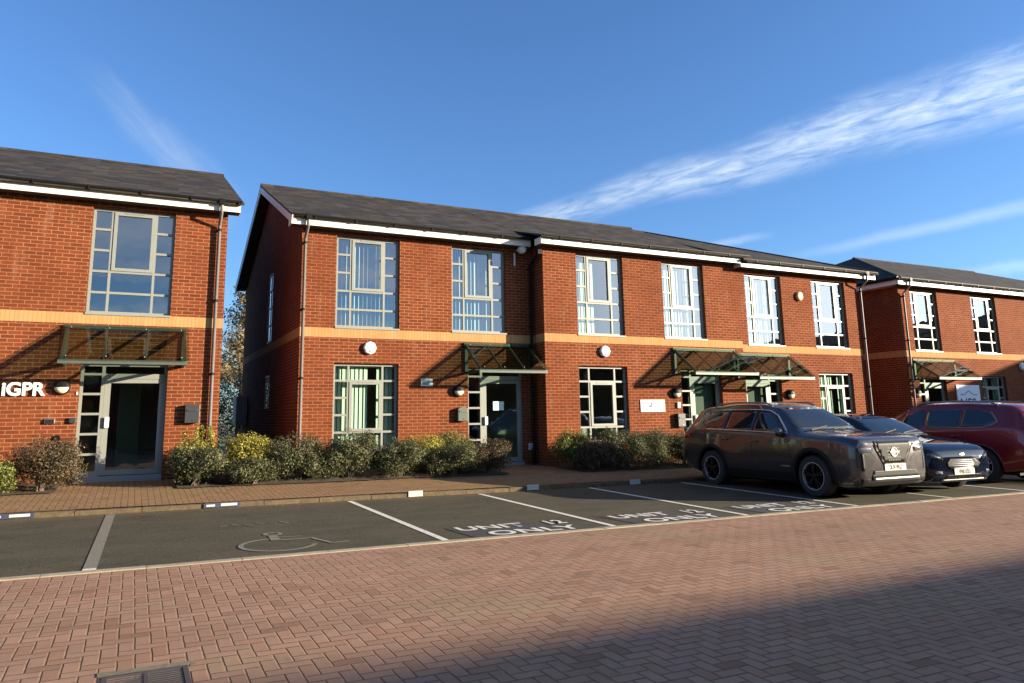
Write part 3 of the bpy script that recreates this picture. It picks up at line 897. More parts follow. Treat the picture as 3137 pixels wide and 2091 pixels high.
# ------------------------------------------------------------------ building 1 (left)
def uplow(x): return x
BL = empty('office_building', (0, 0, 0))
tag(BL, 'left brick office block with iGPR letters beside its door', 'office building', 'red brick two storey office buildings')
wm, bm_ = MB(), MB()
bd = (3.335, 3.55)
ops = [(-0.99, 0.56, 3.56, 5.74), (-0.99, 0.58, 0.24, 2.56), (-5.6, -4.06, 3.56, 5.74), (-5.6, -4.06, 0.72, 2.66)]
wall_front(wm, bm_, -9.0, 1.6, -0.2, 5.86, 16.6, ops, bd)
for X in (-9.0, 1.6): side_wall(wm, bm_, X, 16.6, 26.2, -0.2, 5.86, bd, (21.4, 8.05))
wm.face([(-9, 26.2, -0.2), (1.6, 26.2, -0.2), (1.6, 26.2, 5.86), (-9, 26.2, 5.86)])
wm.build('wall', BRICK, BL, fixn=False); bm_.build('brick_band', BAND, BL, fixn=False)
window(BL, -0.985, 0.555, 3.555, 5.735, 16.6, True, None, 1)
window(BL, -5.595, -4.065, 3.565, 5.735, 16.6, True, 'mid', 2)
window(BL, -5.595, -4.065, 0.725, 2.655, 16.6, False, 'mid', 3)
door(BL, -0.985, 0.575, 0.36, 2.555, 16.6, 'L')
canopy(BL, -1.32, 0.90, 16.6, 3.27, 2.55, 0.92, 'green glazed door canopy with dark steel brackets')
interior(BL, -9.0, 1.6, 16.6, 26.2, 5.84)
yc, zc = eaves(BL, -9.2, 1.82, 16.6, 5.84)
downpipe(BL, 1.43, 16.6, 5.86, 0.3, yc, zc)
rf = MB()
rf.slab([(-9.25, 16.2, 6.03), (1.88, 16.2, 6.03), (1.88, 21.4, 8.26), (-9.25, 21.4, 8.26)], 0.05)
rf.slab([(1.88, 26.6, 6.03), (-9.25, 26.6, 6.03), (-9.25, 21.4, 8.26), (1.88, 21.4, 8.26)], 0.05)
rf.build('roof', SLATE, BL)
rd = MB(); rd.tube([(-9.25, 21.4, 8.24), (1.89, 21.4, 8.24)], 0.07, 8); rd.build('ridge_tiles', SLATE, BL)

# interior staircase and green screen seen through the glazed door
b = MB(); b.box((-0.30, 17.6, 0.2), (0.12, 17.66, 2.3)); b.build('lobby_screen', mat('lobby_green', (0.05, 0.085, 0.06), 0.6), BL)
b = MB()
for k in range(9): b.box((0.15, 18.2 + 0.26 * k, 0.19 + 0.2 * k), (1.3, 18.46 + 0.26 * k, 0.37 + 0.2 * k))
b.build('stairs', INTW, BL)

# ------------------------------------------------------------------ building 2 (centre, three units)
BC = empty('office_building', (0, 0, 0))
tag(BC, 'long central brick office block of three units with three glass canopies', 'office building', 'red brick two storey office buildings')
wm, bm_ = MB(), MB()
b1, b2_, b3 = (3.25, 3.465), (3.265, 3.48), (3.165, 3.38)
Y1, Y2 = 16.8, 16.25
o1 = [(4.06, 5.61, 3.49, 5.67), (6.98, 8.49, 3.49, 5.67), (4.05, 5.60, 0.69, 2.66), (7.40, 8.95, 0.16, 2.61)]
wall_front(wm, bm_, 3.25, 9.3, -0.3, 5.80, Y1, o1, b1)
o2 = [(10.31, 11.81, 3.48, 5.65), (13.15, 14.65, 3.48, 5.65), (10.29, 11.82, 0.69, 2.66), (13.63, 15.10, 0.10, 2.63)]
wall_front(wm, bm_, 9.3, 16.0, -0.3, 5.78, Y2, o2, b2_)
o3 = [(16.24, 17.72, 3.38, 5.53), (19.05, 20.55, 3.38, 5.53), (19.05, 20.57, 0.62, 2.59), (16.01, 17.44, 0.06, 2.55)]
wall_front(wm, bm_, 16.0, 21.15, -0.3, 5.68, Y2, o3, b3)
side_wall(wm, bm_, 9.3, Y2, Y1, -0.3, 5.8, b2_)
# gable side wall with a tall narrow window and a low one
gw = [(20.7, 21.5, 3.5, 5.45), (20.7, 21.5, 1.7, 2.6)]
X = 3.25
ysr = sorted(set([Y1, 26.4] + [v for o in gw for v in o[:2]])); zsr = sorted(set([-0.3, b1[0], b1[1], 5.8] + [v for o in gw for v in o[2:]]))
for i in range(len(ysr) - 1):
    for j in range(len(zsr) - 1):
        ym, zm = (ysr[i] + ysr[i + 1]) / 2, (zsr[j] + zsr[j + 1]) / 2
        if any(o[0] < ym < o[1] and o[2] < zm < o[3] for o in gw): continue
        t = bm_ if b1[0] < zm < b1[1] else wm
        t.face([(X, ysr[i], zsr[j]), (X, ysr[i + 1], zsr[j]), (X, ysr[i + 1], zsr[j + 1]), (X, ysr[i], zsr[j + 1])])
for o in gw:
    a, c, d, e = o
    for q in ([(X, a, d), (X + .05, a, d), (X + .05, a, e), (X, a, e)], [(X, c, d), (X + .05, c, d), (X + .05, c, e), (X, c, e)], [(X, a, e), (X + .05, a, e), (X + .05, c, e), (X, c, e)], [(X, a, d), (X + .05, a, d), (X + .05, c, d), (X, c, d)]):
        wm.face(q)
wm.face([(X, Y1, 5.8), (X, 26.4, 5.8), (X, 21.6, 8.05)])
side_wall(wm, bm_, 21.15, Y2, 26.9, -0.3, 5.68, b3)
wm.face([(3.25, 26.4, -0.3), (21.15, 26.9, -0.3), (21.15, 26.9, 5.7), (3.25, 26.4, 5.7)])
wm.build('wall', BRICK, BC, fixn=False); bm_.build('brick_band', BAND, BC, fixn=False)
for o in gw:
    f = MB(); a, c, d, e = o
    f.box((X + 0.01, a, d), (X + 0.06, a + 0.05, e)); f.box((X + 0.01, c - 0.05, d), (X + 0.06, c, e))
    f.box((X + 0.01, a + 0.05, d), (X + 0.06, c - 0.05, d + 0.05)); f.box((X + 0.01, a + 0.05, e - 0.05), (X + 0.06, c - 0.05, e))
    n = 4
    for k in range(1, n):
        z = d + (e - d) * k / n; f.box((X + 0.015, a + 0.05, z - 0.02), (X + 0.055, c - 0.05, z + 0.02))
    wo = f.build('window', FRAME, BC)
    g = MB(); g.face([(X + 0.03, a, d), (X + 0.03, c, d), (X + 0.03, c, e), (X + 0.03, a, e)]); g.build('pane', GLASS, wo, fixn=False)
E_ = 0.005
def wi(o, Y, up, bl, s): return window(BC, o[0] + E_, o[1] - E_, o[2] + E_, o[3] - E_, Y, up, bl, s)
wi(o1[0], Y1, True, 'open', 4); wi(o1[1], Y1, True, 'semi', 5); wi(o1[2], Y1, False, 'left', 6)
wi(o2[0], Y2, True, 'half', 7); wi(o2[1], Y2, True, 'mid', 8); wi(o2[2], Y2, False, None, 9)
wi(o3[0], Y2, True, 'mid', 10); wi(o3[1], Y2, True, None, 11); wi(o3[2], Y2, False, 'left', 12)
door(BC, 7.405, 8.945, 0.26, 2.605, Y1, 'L', sheet_on=True)
door(BC, 13.635, 15.095, 0.22, 2.625, Y2, 'L')
door(BC, 16.015, 17.435, 0.18, 2.545, Y2, 'R')
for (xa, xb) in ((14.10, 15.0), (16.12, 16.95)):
    b = MB(); b.box((xa, Y2 + 0.30, 0.35), (xb, Y2 + 0.31, 2.45)); b.build('door_reflection_panel', mat('grey_road_reflection', (0.16, 0.155, 0.15), 0.8), BC)  # added panel; its grey stands in for the bright road reflected in the glass
canopy(BC, 7.29, 9.14, Y1, 3.19, 2.50, 0.95, 'green glazed door canopy tucked beside the brick return')
canopy(BC, 13.37, 15.62, Y2, 3.18, 2.49, 0.92, 'middle glass canopy over the door left of the narrow brick pier')
canopy(BC, 15.66, 17.80, Y2, 3.08, 2.39, 0.92, 'right glass canopy over the door right of the narrow brick pier')
interior(BC, 3.25, 9.3, Y1, 26.4, 5.78); interior(BC, 9.3, 21.15, Y2, 26.4, 5.64)
yc, zc = eaves(BC, 2.94, 9.1, Y1, 5.77)
downpipe(BC, 3.31, Y1, 5.80, 0.25, yc, zc)
yc, zc = eaves(BC, 9.10, 16.12, Y2, 5.75)
dp = downpipe(BC, 9.19, Y1, 5.62, 0.15, 16.25, 5.62, BLACKP, 'black downpipe in the shaded inner corner')
eaves(BC, 15.86, 21.72, Y2, 5.65)
downpipe(BC, 21.22, Y2, 5.66, 0.1, 15.89, 5.86)
rf = MB()
rf.slab([(2.93, 16.40, 5.98), (9.06, 16.40, 5.98), (9.06, 21.6, 8.17), (2.93, 21.6, 8.17)], 0.05)
rf.slab([(9.06, 15.84, 5.955), (16.16, 15.84, 5.955), (16.16, 17.4, 6.406), (9.06, 17.4, 6.406)], 0.05)
rf.slab([(9.06, 17.4, 6.406), (16.16, 17.4, 6.406), (16.16, 21.6, 8.175), (9.06, 21.6, 8.175)], 0.05)
rf.slab([(16.16, 26.9, 5.95), (2.93, 26.9, 5.95), (2.93, 21.6, 8.17), (16.16, 21.6, 8.17)], 0.05)
HX = 16.75
rf.slab([(16.0, 15.84, 5.85), (21.76, 15.84, 5.85), (HX, 21.6, 8.10), (16.0, 21.6, 8.10)], 0.05)
rf.slab([(21.76, 15.84, 5.85), (21.76, 27.36, 5.85), (HX, 21.6, 8.10)], 0.05)
rf.slab([(21.76, 27.36, 5.85), (16.0, 27.36, 5.85), (16.0, 21.6, 8.10), (HX, 21.6, 8.10)], 0.05)
rf.build('roof', SLATE, BC)
rd = MB()
rd.tube([(2.93, 21.6, 8.16), (16.16, 21.6, 8.16)], 0.07, 8); rd.tube([(HX, 21.6, 8.09), (21.70, 15.90, 5.87)], 0.05, 8); rd.tube([(16.1, 21.6, 8.09), (HX, 21.6, 8.09)], 0.06, 8)
rd.build('ridge_tiles', SLATE, BC)
vb = MB()
vb.beam((2.945, 16.42, 5.86), (2.945, 21.6, 8.04), 0.025, 0.19); vb.beam((2.945, 21.6, 8.04), (2.945, 26.85, 5.84), 0.025, 0.19)
vb.build('bargeboard', FASCIA, BC)
vs = MB()
vs.face([(2.96, 16.45, 5.90), (3.25, 16.45, 5.90), (3.25, 21.6, 8.06), (2.96, 21.6, 8.06)]); vs.face([(2.96, 26.8, 5.86), (3.25, 26.8, 5.86), (3.25, 21.6, 8.06), (2.96, 21.6, 8.06)])
vs.build('verge_soffit', SOFFIT, BC, fixn=False)

# ------------------------------------------------------------------ building 3 (right)
BR = empty('office_building', (0, 0, 0))
tag(BR, 'brick office block at the right edge with hipped slate roof', 'office building', 'red brick two storey office buildings')
wm, bm_ = MB(), MB()
b4 = (3.235, 3.45); Y4 = 16.7
o4 = [(24.47, 25.95, 3.45, 5.60), (27.93, 29.45, 3.45, 5.60), (24.50, 25.95, 0.05, 2.55), (28.0, 29.5, 0.62, 2.60), (32.5, 34.0, 3.45, 5.60), (32.5, 34.0, 0.05, 2.55), (36.0, 37.5, 3.45, 5.6), (36.0, 37.5, 0.62, 2.6)]
wall_front(wm, bm_, 23.85, 42.0, -0.4, 5.75, Y4, o4, b4)
for X in (23.85, 42.0): side_wall(wm, bm_, X, Y4, 27.1, -0.4, 5.75, b4)
wm.face([(23.85, 27.1, -0.4), (42, 27.1, -0.4), (42, 27.1, 5.75), (23.85, 27.1, 5.75)])
wm.build('wall', BRICK, BR, fixn=False); bm_.build('brick_band', BAND, BR, fixn=False)
for k, (o, up) in enumerate(((o4[0], 1), (o4[1], 1), (o4[3], 0), (o4[4], 1), (o4[6], 1), (o4[7], 0))):
    window(BR, o[0] + E_, o[1] - E_, o[2] + E_, o[3] - E_, Y4, bool(up), None if up else 'left', 20 + k)
door(BR, 24.505, 25.945, 0.15, 2.545, Y4, 'L'); door(BR, 32.505, 33.995, 0.12, 2.545, Y4, 'L')
canopy(BR, 24.2, 26.5, Y4, 3.12, 2.48, 0.92, 'weathered glass canopy over the door beside the square board sign')
interior(BR, 23.85, 42, Y4, 27.1, 5.73)
yc, zc = eaves(BR, 23.5, 42.3, Y4, 5.71, ends=(False, True))
downpipe(BR, 24.02, Y4, 5.74, 0.05, yc, zc)
s_ = MB(); s_.box((23.5, 16.43, 5.71), (23.52, 27.3, 5.90)); s_.box((23.52, 16.43, 5.715), (23.9, 27.3, 5.73)); s_.build('side_fascia', FASCIA, BR)
s_ = MB(); s_.tube([(23.43, 16.35, 5.92), (23.43, 27.4, 5.92)], 0.06, 8); s_.build('side_gutter', BLACKP, BR)
rf = MB()
ax = 28.5
rf.slab([(23.42, 16.30, 5.92), (42.4, 16.30, 5.92), (37.2, 21.9, 8.13), (ax, 21.9, 8.13)], 0.05)
rf.slab([(23.42, 27.5, 5.92), (23.42, 16.30, 5.92), (ax, 21.9, 8.13)], 0.05)
rf.slab([(42.4, 27.5, 5.92), (23.42, 27.5, 5.92), (ax, 21.9, 8.13), (37.2, 21.9, 8.13)], 0.05)
rf.slab([(42.4, 16.30, 5.92), (42.4, 27.5, 5.92), (37.2, 21.9, 8.13)], 0.05)
rf.build('roof', SLATE, BR)
rd = MB()
rd.tube([(ax, 21.9, 8.12), (37.2, 21.9, 8.12)], 0.06, 8); rd.tube([(ax, 21.9, 8.12), (23.5, 16.36, 5.94)], 0.05, 8)
rd.build('ridge_tiles', SLATE, BR)

# ------------------------------------------------------------------ the buildings across the road (behind and to the right of the camera)
def plain_block(label, loc, rz, W, Dp, hw, rise, nb):
    Bk = empty('office_building', loc, rz)
    tag(Bk, label, 'office building', 'buildings across the road')
    wm, bm_ = MB(), MB()
    z0 = -0.6
    ops = []
    for k in range(nb):
        cx = -W / 2 + (k + 0.5) * W / nb
        ops += [(cx - 0.75, cx + 0.75, 3.5, min(5.65, hw - 0.15)), (cx - 0.75, cx + 0.75, 0.7, 2.65)]
    wall_front(wm, bm_, -W / 2, W / 2, z0, hw, 0, ops, (3.25, 3.465))
    for X in (-W / 2, W / 2): side_wall(wm, bm_, X, 0, Dp, z0, hw, (3.25, 3.465), (Dp / 2, hw + rise * 0.95))
    wm.face([(-W / 2, Dp, z0), (W / 2, Dp, z0), (W / 2, Dp, hw), (-W / 2, Dp, hw)])
    wm.build('wall', BRICK, Bk, fixn=False); bm_.build('brick_band', BAND, Bk, fixn=False)
    fr, gl = MB(), MB()
    for o in ops:
        a, c, d, e = o
        f_ = MB()
        for (xa, xb, za, zb_) in ((a, a + .06, d, e), (c - .06, c, d, e), (a + .06, c - .06, d, d + .06), (a + .06, c - .06, e - .06, e), (a + .35, a + .40, d + .06, e - .06), (c - .40, c - .35, d + .06, e - .06)):
            f_.box((xa, 0.08, za), (xb, 0.13, zb_))
        wo = f_.build('window', FRAME, Bk)
        g_ = MB(); pane(g_, a, c, d, e, 0.11); g_.build('pane', GLASS, wo, fixn=False)
    interior(Bk, -W / 2, W / 2, 0, Dp, hw - 0.05)
    f_ = MB(); f_.box((-W / 2 - .2, -0.3, hw - 0.02), (W / 2 + .2, -0.28, hw + 0.17)); f_.build('fascia', FASCIA, Bk)
    rf = MB()
    rf.slab([(-W / 2 - .25, -0.4, hw + .15), (W / 2 + .25, -0.4, hw + .15), (W / 2 + .25, Dp / 2, hw + rise), (-W / 2 - .25, Dp / 2, hw + rise)], 0.06)
    rf.slab([(W / 2 + .25, Dp + .4, hw + .15), (-W / 2 - .25, Dp + .4, hw + .15), (-W / 2 - .25, Dp / 2, hw + rise), (W / 2 + .25, Dp / 2, hw + rise)], 0.06)
    rf.build('roof', SLATE, Bk)
    return Bk
# ridge height ~7.9: its shadow ends across the paving in front of the camera
plain_block('brick office block behind the camera across the block paving', (18, -11.7, 0), math.pi + R(1.0), 64, 9.0, 5.6, 1.62, 14)
plain_block('brick office block closing the far right end of the car park', (42.0, -3.0, 0), -math.pi / 2, 26, 9.0, 5.7, 1.4, 6)

# ------------------------------------------------------------------ things fixed to the walls
def wall_lamp(x, Y, z, label):
    t = empty('wall_lamp', (x, Y, z)); tag(t, label, 'wall lamp', 'round eyelid wall lamps')
    b = MB(); b.lathe([(0.145, -0.002), (0.15, -0.03), (0.14, -0.06), (0.125, -0.075)], (0, 0, 0), 'y', 32); b.build('backplate', BLACKP, t, smooth=True)
    b = MB(); b.lathe([(0.124, -0.076), (0.115, -0.105), (0.08, -0.13), (0.03, -0.14)], (0, 0, 0), 'y', 32); b.build('diffuser', OPAL, t, smooth=True)
    b = MB()
    n, m_ = 16, 6
    pr = [(0.134, -0.07), (0.127, -0.11), (0.09, -0.143), (0.03, -0.155), (0.0, -0.156)]
    rows = []
    for r, h in pr:
        rows.append([(r * math.cos(math.pi * k / n), h, r * math.sin(math.pi * k / n)) for k in range(n + 1)])
    for i in range(len(rows) - 1):
        for k in range(n):
            b.face([rows[i][k], rows[i][k + 1], rows[i + 1][k + 1], rows[i + 1][k]])
    b.build('eyelid_hood', BLACKP, t, fixn=False, smooth=True)
wall_lamp(-1.28, 16.6, 2.08, 'round eyelid lamp right of the iGPR letters')
wall_lamp(7.13, Y1, 2.03, 'round eyelid lamp above the rounded letterbox left of the door with a notice')
wall_lamp(13.40, Y2, 1.96, 'round eyelid lamp at the top right of the white sign board')
wall_lamp(17.72, Y2, 1.92, 'round eyelid lamp on brick right of the third canopy door')
wall_lamp(24.25, Y4, 1.96, 'round eyelid lamp in shade left of the far right block door')

def alarm(x, Y, z, label, m=WHITEP, r=0.16, n=6, sz=1.0):
    t = empty('alarm_box', (x, Y, z)); tag(t, label, 'alarm box', 'alarm sounder boxes')
    b = MB(); b.lathe([(r, -0.002), (r, -0.05), (r * 0.93, -0.08), (r * 0.6, -0.095)], (0, 0, 0), 'y', n, sz=sz)
    b.build('cover', m, t, bevel=0.012)
    b = MB(); b.lathe([(0.022, -0.09), (0.02, -0.104)], (0, 0, -r * 0.45), 'y', 10); b.build('strobe', GREYC, t)
alarm(4.88, Y1, 3.02, 'white hexagonal alarm box high between the left windows of the central block', n=8)
alarm(11.10, Y2, 3.05, 'white alarm box above the dark ground floor window', n=8)
alarm(18.45, Y2, 4.95, 'cream oval alarm box between the two upper windows of the end unit', CREAMP, 0.13, 16, 1.15)
alarm(30.6, Y4, 2.99, 'white alarm box at the right edge of the photo', n=8)

t = empty('dome_camera', (8.84, Y1, 5.70)); tag(t, 'white dome camera under the eaves in the shaded corner', 'security camera')  # dome camera on a bracket, not a lamp
b = MB(); b.lathe([(0.05, -0.10), (0.10, -0.13), (0.12, -0.19), (0.10, -0.25), (0.05, -0.28)], (0.05, 0, 0), 'y', 20); b.build('globe', WHITEP, t, smooth=True)
b = MB(); b.box((-0.11, -0.05, -0.42), (-0.08, -0.002, -0.08)); b.box((-0.03, -0.11, -0.02), (0.06, -0.002, 0.02)); b.build('bracket', WHITEP, t)

def letterbox(x0, x1, z0, z1, Y, d, m, label, rounded=False, slot=True):
    t = empty('letterbox', ((x0 + x1) / 2, Y, z0)); tag(t, label, 'letterbox', 'wall letterboxes by the doors')
    w_, h = (x1 - x0) / 2, z1 - z0
    b = MB()
    if rounded:
        poly = [(-w_, 0), (w_, 0), (w_, h * 0.80)] + [(w_ * math.cos(a), h * 0.80 + h * 0.20 * math.sin(a)) for a in [math.pi * k / 10 for k in range(1, 10)]] + [(-w_, h * 0.80)]
        b.prism(poly, -d, -0.002)
    else:
        b.box((-w_, -d, 0), (w_, -0.002, h))
    b.build('box_body', m, t, bevel=0.008)
    b = MB(); b.box((-w_ * 0.72, -d - 0.012, h * 0.62), (w_ * 0.72, -d - 0.001, h * 0.74)); b.build('flap', m, t, bevel=0.003)
    b = MB(); b.box((-0.02 + w_ * 0.2, -d - 0.008, h * 0.12), (w_ * 0.5, -d - 0.001, h * 0.19)); b.build('name_plate', CHROME, t)
letterbox(0.94, 1.22, 1.36, 1.73, 16.6, 0.13, BOXD, 'square dark letterbox right of the left block door')
letterbox(7.08, 7.34, 1.30, 1.64, Y1, 0.13, BOXG, 'round topped green grey letterbox beside the door with a notice', True)
letterbox(13.35, 13.60, 1.05, 1.40, Y2, 0.13, BOXD, 'dark letterbox below the small white keypad left of the middle canopy door')

def small_box(name, x0, x1, z0, z1, Y, d, m, label, cat, detail=None):
    b = MB(); b.box((x0, Y - d, z0), (x1, Y - 0.002, z1))
    o = b.build(name, m, None, bevel=0.005); tag(o, label, cat)
    if detail: detail(o)
    return o
def intercom_det(o):
    b = MB()
    for k in range(4): b.box((-1.50 + k * 0.034, 16.548, 1.40), (-1.48 + k * 0.034, 16.5495, 1.455))
    b.build('speaker_slots', BLACKP, o)
small_box('intercom', -1.52, -1.35, 1.385, 1.475, 16.6, 0.05, CHROME, 'flat steel intercom plate below the iGPR letters', 'intercom', intercom_det)
def key_det(o):
    b = MB()
    for i in range(3):
        for j in range(2): b.box((-1.09 + i * 0.028, 16.538, 1.41 + j * 0.035), (-1.07 + i * 0.028, 16.5395, 1.43 + j * 0.035))
    b.build('keys', CHROME, o)
small_box('keypad', -1.11, -1.00, 1.39, 1.495, 16.6, 0.06, BOXD, 'small dark keypad close to the left edge of the left block door', 'keypad', key_det)
b = MB(); b.lathe([(0.06, -0.002), (0.06, -0.03), (0.045, -0.045), (0.03, -0.03)], (-1.29, 16.6, 1.11), 'y', 20)
tag(b.build('air_vent', BLACKP, smooth=True), 'small round black vent in the brickwork above the brown shrub', 'vent')
b = MB(); b.box((-1.03, 16.58, 1.93), (-1.0, 16.598, 1.99))
tag(b.build('door_contact', WHITEP), 'tiny white contact box beside the left block door frame', 'contact box')
small_box('entry_keypad', 13.42, 13.52, 1.55, 1.71, Y2, 0.05, WHITEP, 'small white entry box above the dark letterbox beside the sign board', 'keypad',
          lambda o: MB().box((13.44, Y2 - 0.054, 1.62), (13.50, Y2 - 0.051, 1.69)).build('screen', GREYC, o))
small_box('meter_vent', 9.06, 9.19, 0.55, 0.71, Y1, 0.03, WHITEP, 'small pale vent low beside the black downpipe', 'vent',
          lambda o: [MB().box((9.08, Y1 - 0.034, 0.575 + 0.03 * k), (9.17, Y1 - 0.031, 0.59 + 0.03 * k)).build('louvre', GREYC, o) for k in range(4)])
small_box('unit_plate', 6.16, 6.46, 2.14, 2.32, Y1, 0.02, WHITEP, 'small white number plate on brick left of the tucked canopy', 'sign',
          lambda o: MB().box((6.20, Y1 - 0.024, 2.17), (6.38, Y1 - 0.021, 2.30)).build('plate_panel', GREYC, o))
small_box('meter_cabinet', 0, 0, 0, 0, 0, 0, GREYC, '', '') if False else None
for (y0, z0, z1, lb) in ((24.9, 1.25, 2.15, 'upper grey meter cabinet on the dark gable wall in the alley'), (25.0, 0.3, 0.95, 'lower grey meter cabinet on the dark gable wall in the alley')):
    t = empty('meter_cabinet', (3.25, y0, z0)); tag(t, lb, 'cabinet', 'cabinets in the alley')
    b = MB(); b.box((-0.32, 0, 0), (-0.002, 0.9, z1 - z0)); b.build('casing', GREYC, t, bevel=0.01)
    b = MB(); b.box((-0.333, 0.05, 0.05), (-0.322, 0.85, z1 - z0 - 0.05)); b.build('cabinet_door', GREYC, t)

# lettering on the left block
def wall_letters(name, s, x, Y, z, size, m, bold=0.0, ext=0.015, sx=1.0, spacing=1.0, standoff=0.02):
    me = text_mesh(s, size, bold, ext, sx, spacing)
    for v in me.vertices:
        v.co = (x + v.co.x, Y - standoff - ext - v.co.z, z + v.co.y)
    me.materials.append(m); me.name = name
    o = bpy.data.objects.new(name, me); COL.objects.link(o)
    return o
me_w = 0.0
o = wall_letters('sign_letters', 'iGPR', -2.26, 16.6, 1.925, 0.345, LETTER, 0.011, 0.018, 0.97, 1.0)
tag(o, 'white raised iGPR letters on the left block brickwork', 'sign')

# white board sign
t = empty('board_sign', (12.6, Y2, 1.46)); tag(t, 'cream white board sign with dark bird mark and two faint lines of text', 'sign')
b = MB(); b.box((-0.41, -0.025, 0), (0.40, -0.002, 0.32)); b.build('panel', SIGNW, t)
b = MB(); b.prism([(-0.17, 0.15), (-0.10, 0.16), (-0.06, 0.26), (-0.03, 0.21), (-0.045, 0.12), (-0.12, 0.12)], -0.028, -0.0255); b.build('bird_mark', INK, t)
b = MB()
for zz in (0.20, 0.09):
    for k in range(7):
        b.box((0.06 + k * 0.037, -0.027, zz), (0.082 + k * 0.037, -0.0255, zz + 0.030 + 0.012 * (k % 2)))
b.build('text_line', GREYINK, t)

# NFS board
t = empty('board_sign', (27.1, Y4, 1.0)); tag(t, 'large pale blue white board with NFS under a roof outline', 'sign')
b = MB(); b.box((-0.66, -0.03, 0.0), (0.66, -0.002, 1.27)); b.build('panel', SIGNB, t)
b = MB()
pts = [(-0.5, 0.92), (-0.28, 0.92), (0.0, 1.06), (0.28, 0.92), (0.5, 0.92)]
for k in range(4):
    b.beam((pts[k][0], -0.033, pts[k][1]), (pts[k + 1][0], -0.033, pts[k + 1][1]), 0.03, 0.004, (0, 1, 0))
b.build('roof_outline', mat('slate_blue_ink', (0.12, 0.17, 0.24), 0.6), t)
o = wall_letters('lettering', 'NFS', 0, 0, 0, 0.52, INK, 0.004, 0.003, 1.02, 1.02, 0.031)
for v in o.data.vertices: v.co.x += -0.53; v.co.z += 0.43
o.parent = t

# plates on the footpath kerb
PLATEP = mat('dull_white_plate', (0.42, 0.41, 0.38), 0.6)
def kerb_plate(x0, x1, navy, label):
    z = gz((x0 + x1) / 2, YP) + 0.01
    t = empty('kerb_plate', ((x0 + x1) / 2, YP - 0.01, z)); tag(t, label, 'parking sign', 'bay name plates on the kerb')
    h = (x1 - x0) / 2
    b = MB(); b.box((-h, -0.016, 0.0), (h, -0.001, 0.072 if navy else 0.10)); b.build('plate', NAVY if navy else PLATEP, t)
    b = MB()
    if navy:
        b.box((-h + 0.04, -0.019, 0.02), (-h + 0.17, -0.0165, 0.052)); b.box((-0.02, -0.019, 0.02), (h - 0.05, -0.0165, 0.060))
        b.build('white_panel', PLATEP, t)
    else:
        for k in range(9): b.box((-h + 0.03 + k * 0.024, -0.018, 0.045), (-h + 0.045 + k * 0.024, -0.0165, 0.068))
        b.build('text_line', GREYINK, t)
kerb_plate(-1.80, -1.22, True, 'navy kerb plate with white panels, leftmost, below the brown shrub')
kerb_plate(1.10, 1.66, True, 'navy kerb plate with white panels at the head of the disabled bay')
kerb_plate(4.55, 4.82, False, 'small white kerb plate in sunlight at the head of the first unit bay')
kerb_plate(6.98, 7.24, False, 'small white kerb plate in shade at the head of the second unit bay')
kerb_plate(9.42, 9.68, False, 'small white kerb plate in shade nearest the grey SUV')

# drain
t = empty('drain_grate', (0.16, 4.98, gz(0.16, 4.98))); tag(t, 'black iron drain grate set in the block paving', 'drain')
b = MB()
W_, H_ = 0.235, 0.235
b.box((-W_, -H_, -0.02), (W_, -H_ + 0.03, 0.008)); b.box((-W_, H_ - 0.03, -0.02), (W_, H_, 0.008)); b.box((-W_, -H_ + .03, -0.02), (-W_ + 0.03, H_ - .03, 0.008)); b.box((W_ - 0.03, -H_ + .03, -0.02), (W_, H_ - .03, 0.008)); b.box((-0.012, -H_ + .03, -0.018), (0.012, H_ - .03, 0.007))
b.build('drain_frame', IRON, t)
b = MB()
for k in range(11):
    y = -H_ + 0.05 + k * 0.037
    b.box((-W_ + 0.03, y, -0.018), (-0.012, y + 0.017, 0.006)); b.box((0.012, y, -0.018), (W_ - 0.03, y + 0.017, 0.006))
b.build('drain_bars', IRON, t)
b = MB(); b.face([(-W_, -H_, 0.0022), (W_, -H_, 0.0022), (W_, H_, 0.0022), (-W_, H_, 0.0022)]); b.build('drain_pit_shade', mat('drain_shade_black', (0.004, 0.004, 0.004), 1.0), t, fixn=False)  # flat black sheet over the paving, painted as the shade below the bars
b = MB()
for x0, y0, x1, y1 in ((-0.10, 5.22, 0.44, 5.30),):
    b.face([(x0, y0, gz(x0, y0) + 0.004), (x1, y0, gz(x1, y0) + 0.004), (x1, y1, gz(x1, y1) + 0.004), (x0, y1, gz(x0, y1) + 0.004)])
tag(b.build('mortar_surround', mat('mossy_mortar', rough=0.95, build=noisy((0.10, 0.085, 0.055), (0.22, 0.18, 0.11), 22, 0.01)), fixn=False), kind='structure')

# ------------------------------------------------------------------ plants
def leaf_mat(name, pts, rough=0.55, trans=0.25):
    m = bpy.data.materials.new(name); m.use_nodes = True
    nt = NT(m.node_tree)
    b = nt.n['Principled BSDF']
    g = nt.new('ShaderNodeNewGeometry')
    rnd = g.outputs['Random Per Island']
    n = nt.noise(g.outputs['Position'], 3.0, 3, 0.6)
    f = nt.m('ADD', nt.m('MULTIPLY', rnd, 0.6), nt.m('MULTIPLY', n, 0.4))
    col = nt.ramp(f, pts)
    nt.l.new(col, b.inputs['Base Color'])
    b.inputs['Roughness'].default_value = rough
    b.inputs['Specular IOR Level'].default_value = 0.15
    tl = nt.new('ShaderNodeBsdfTranslucent'); nt.l.new(col, tl.inputs[0])
    mx = nt.new('ShaderNodeMixShader'); mx.inputs[0].default_value = trans
    nt.l.new(b.outputs[0], mx.inputs[1]); nt.l.new(tl.outputs[0], mx.inputs[2])
    nt.l.new(mx.outputs[0], nt.n['Material Output'].inputs[0])
    return m
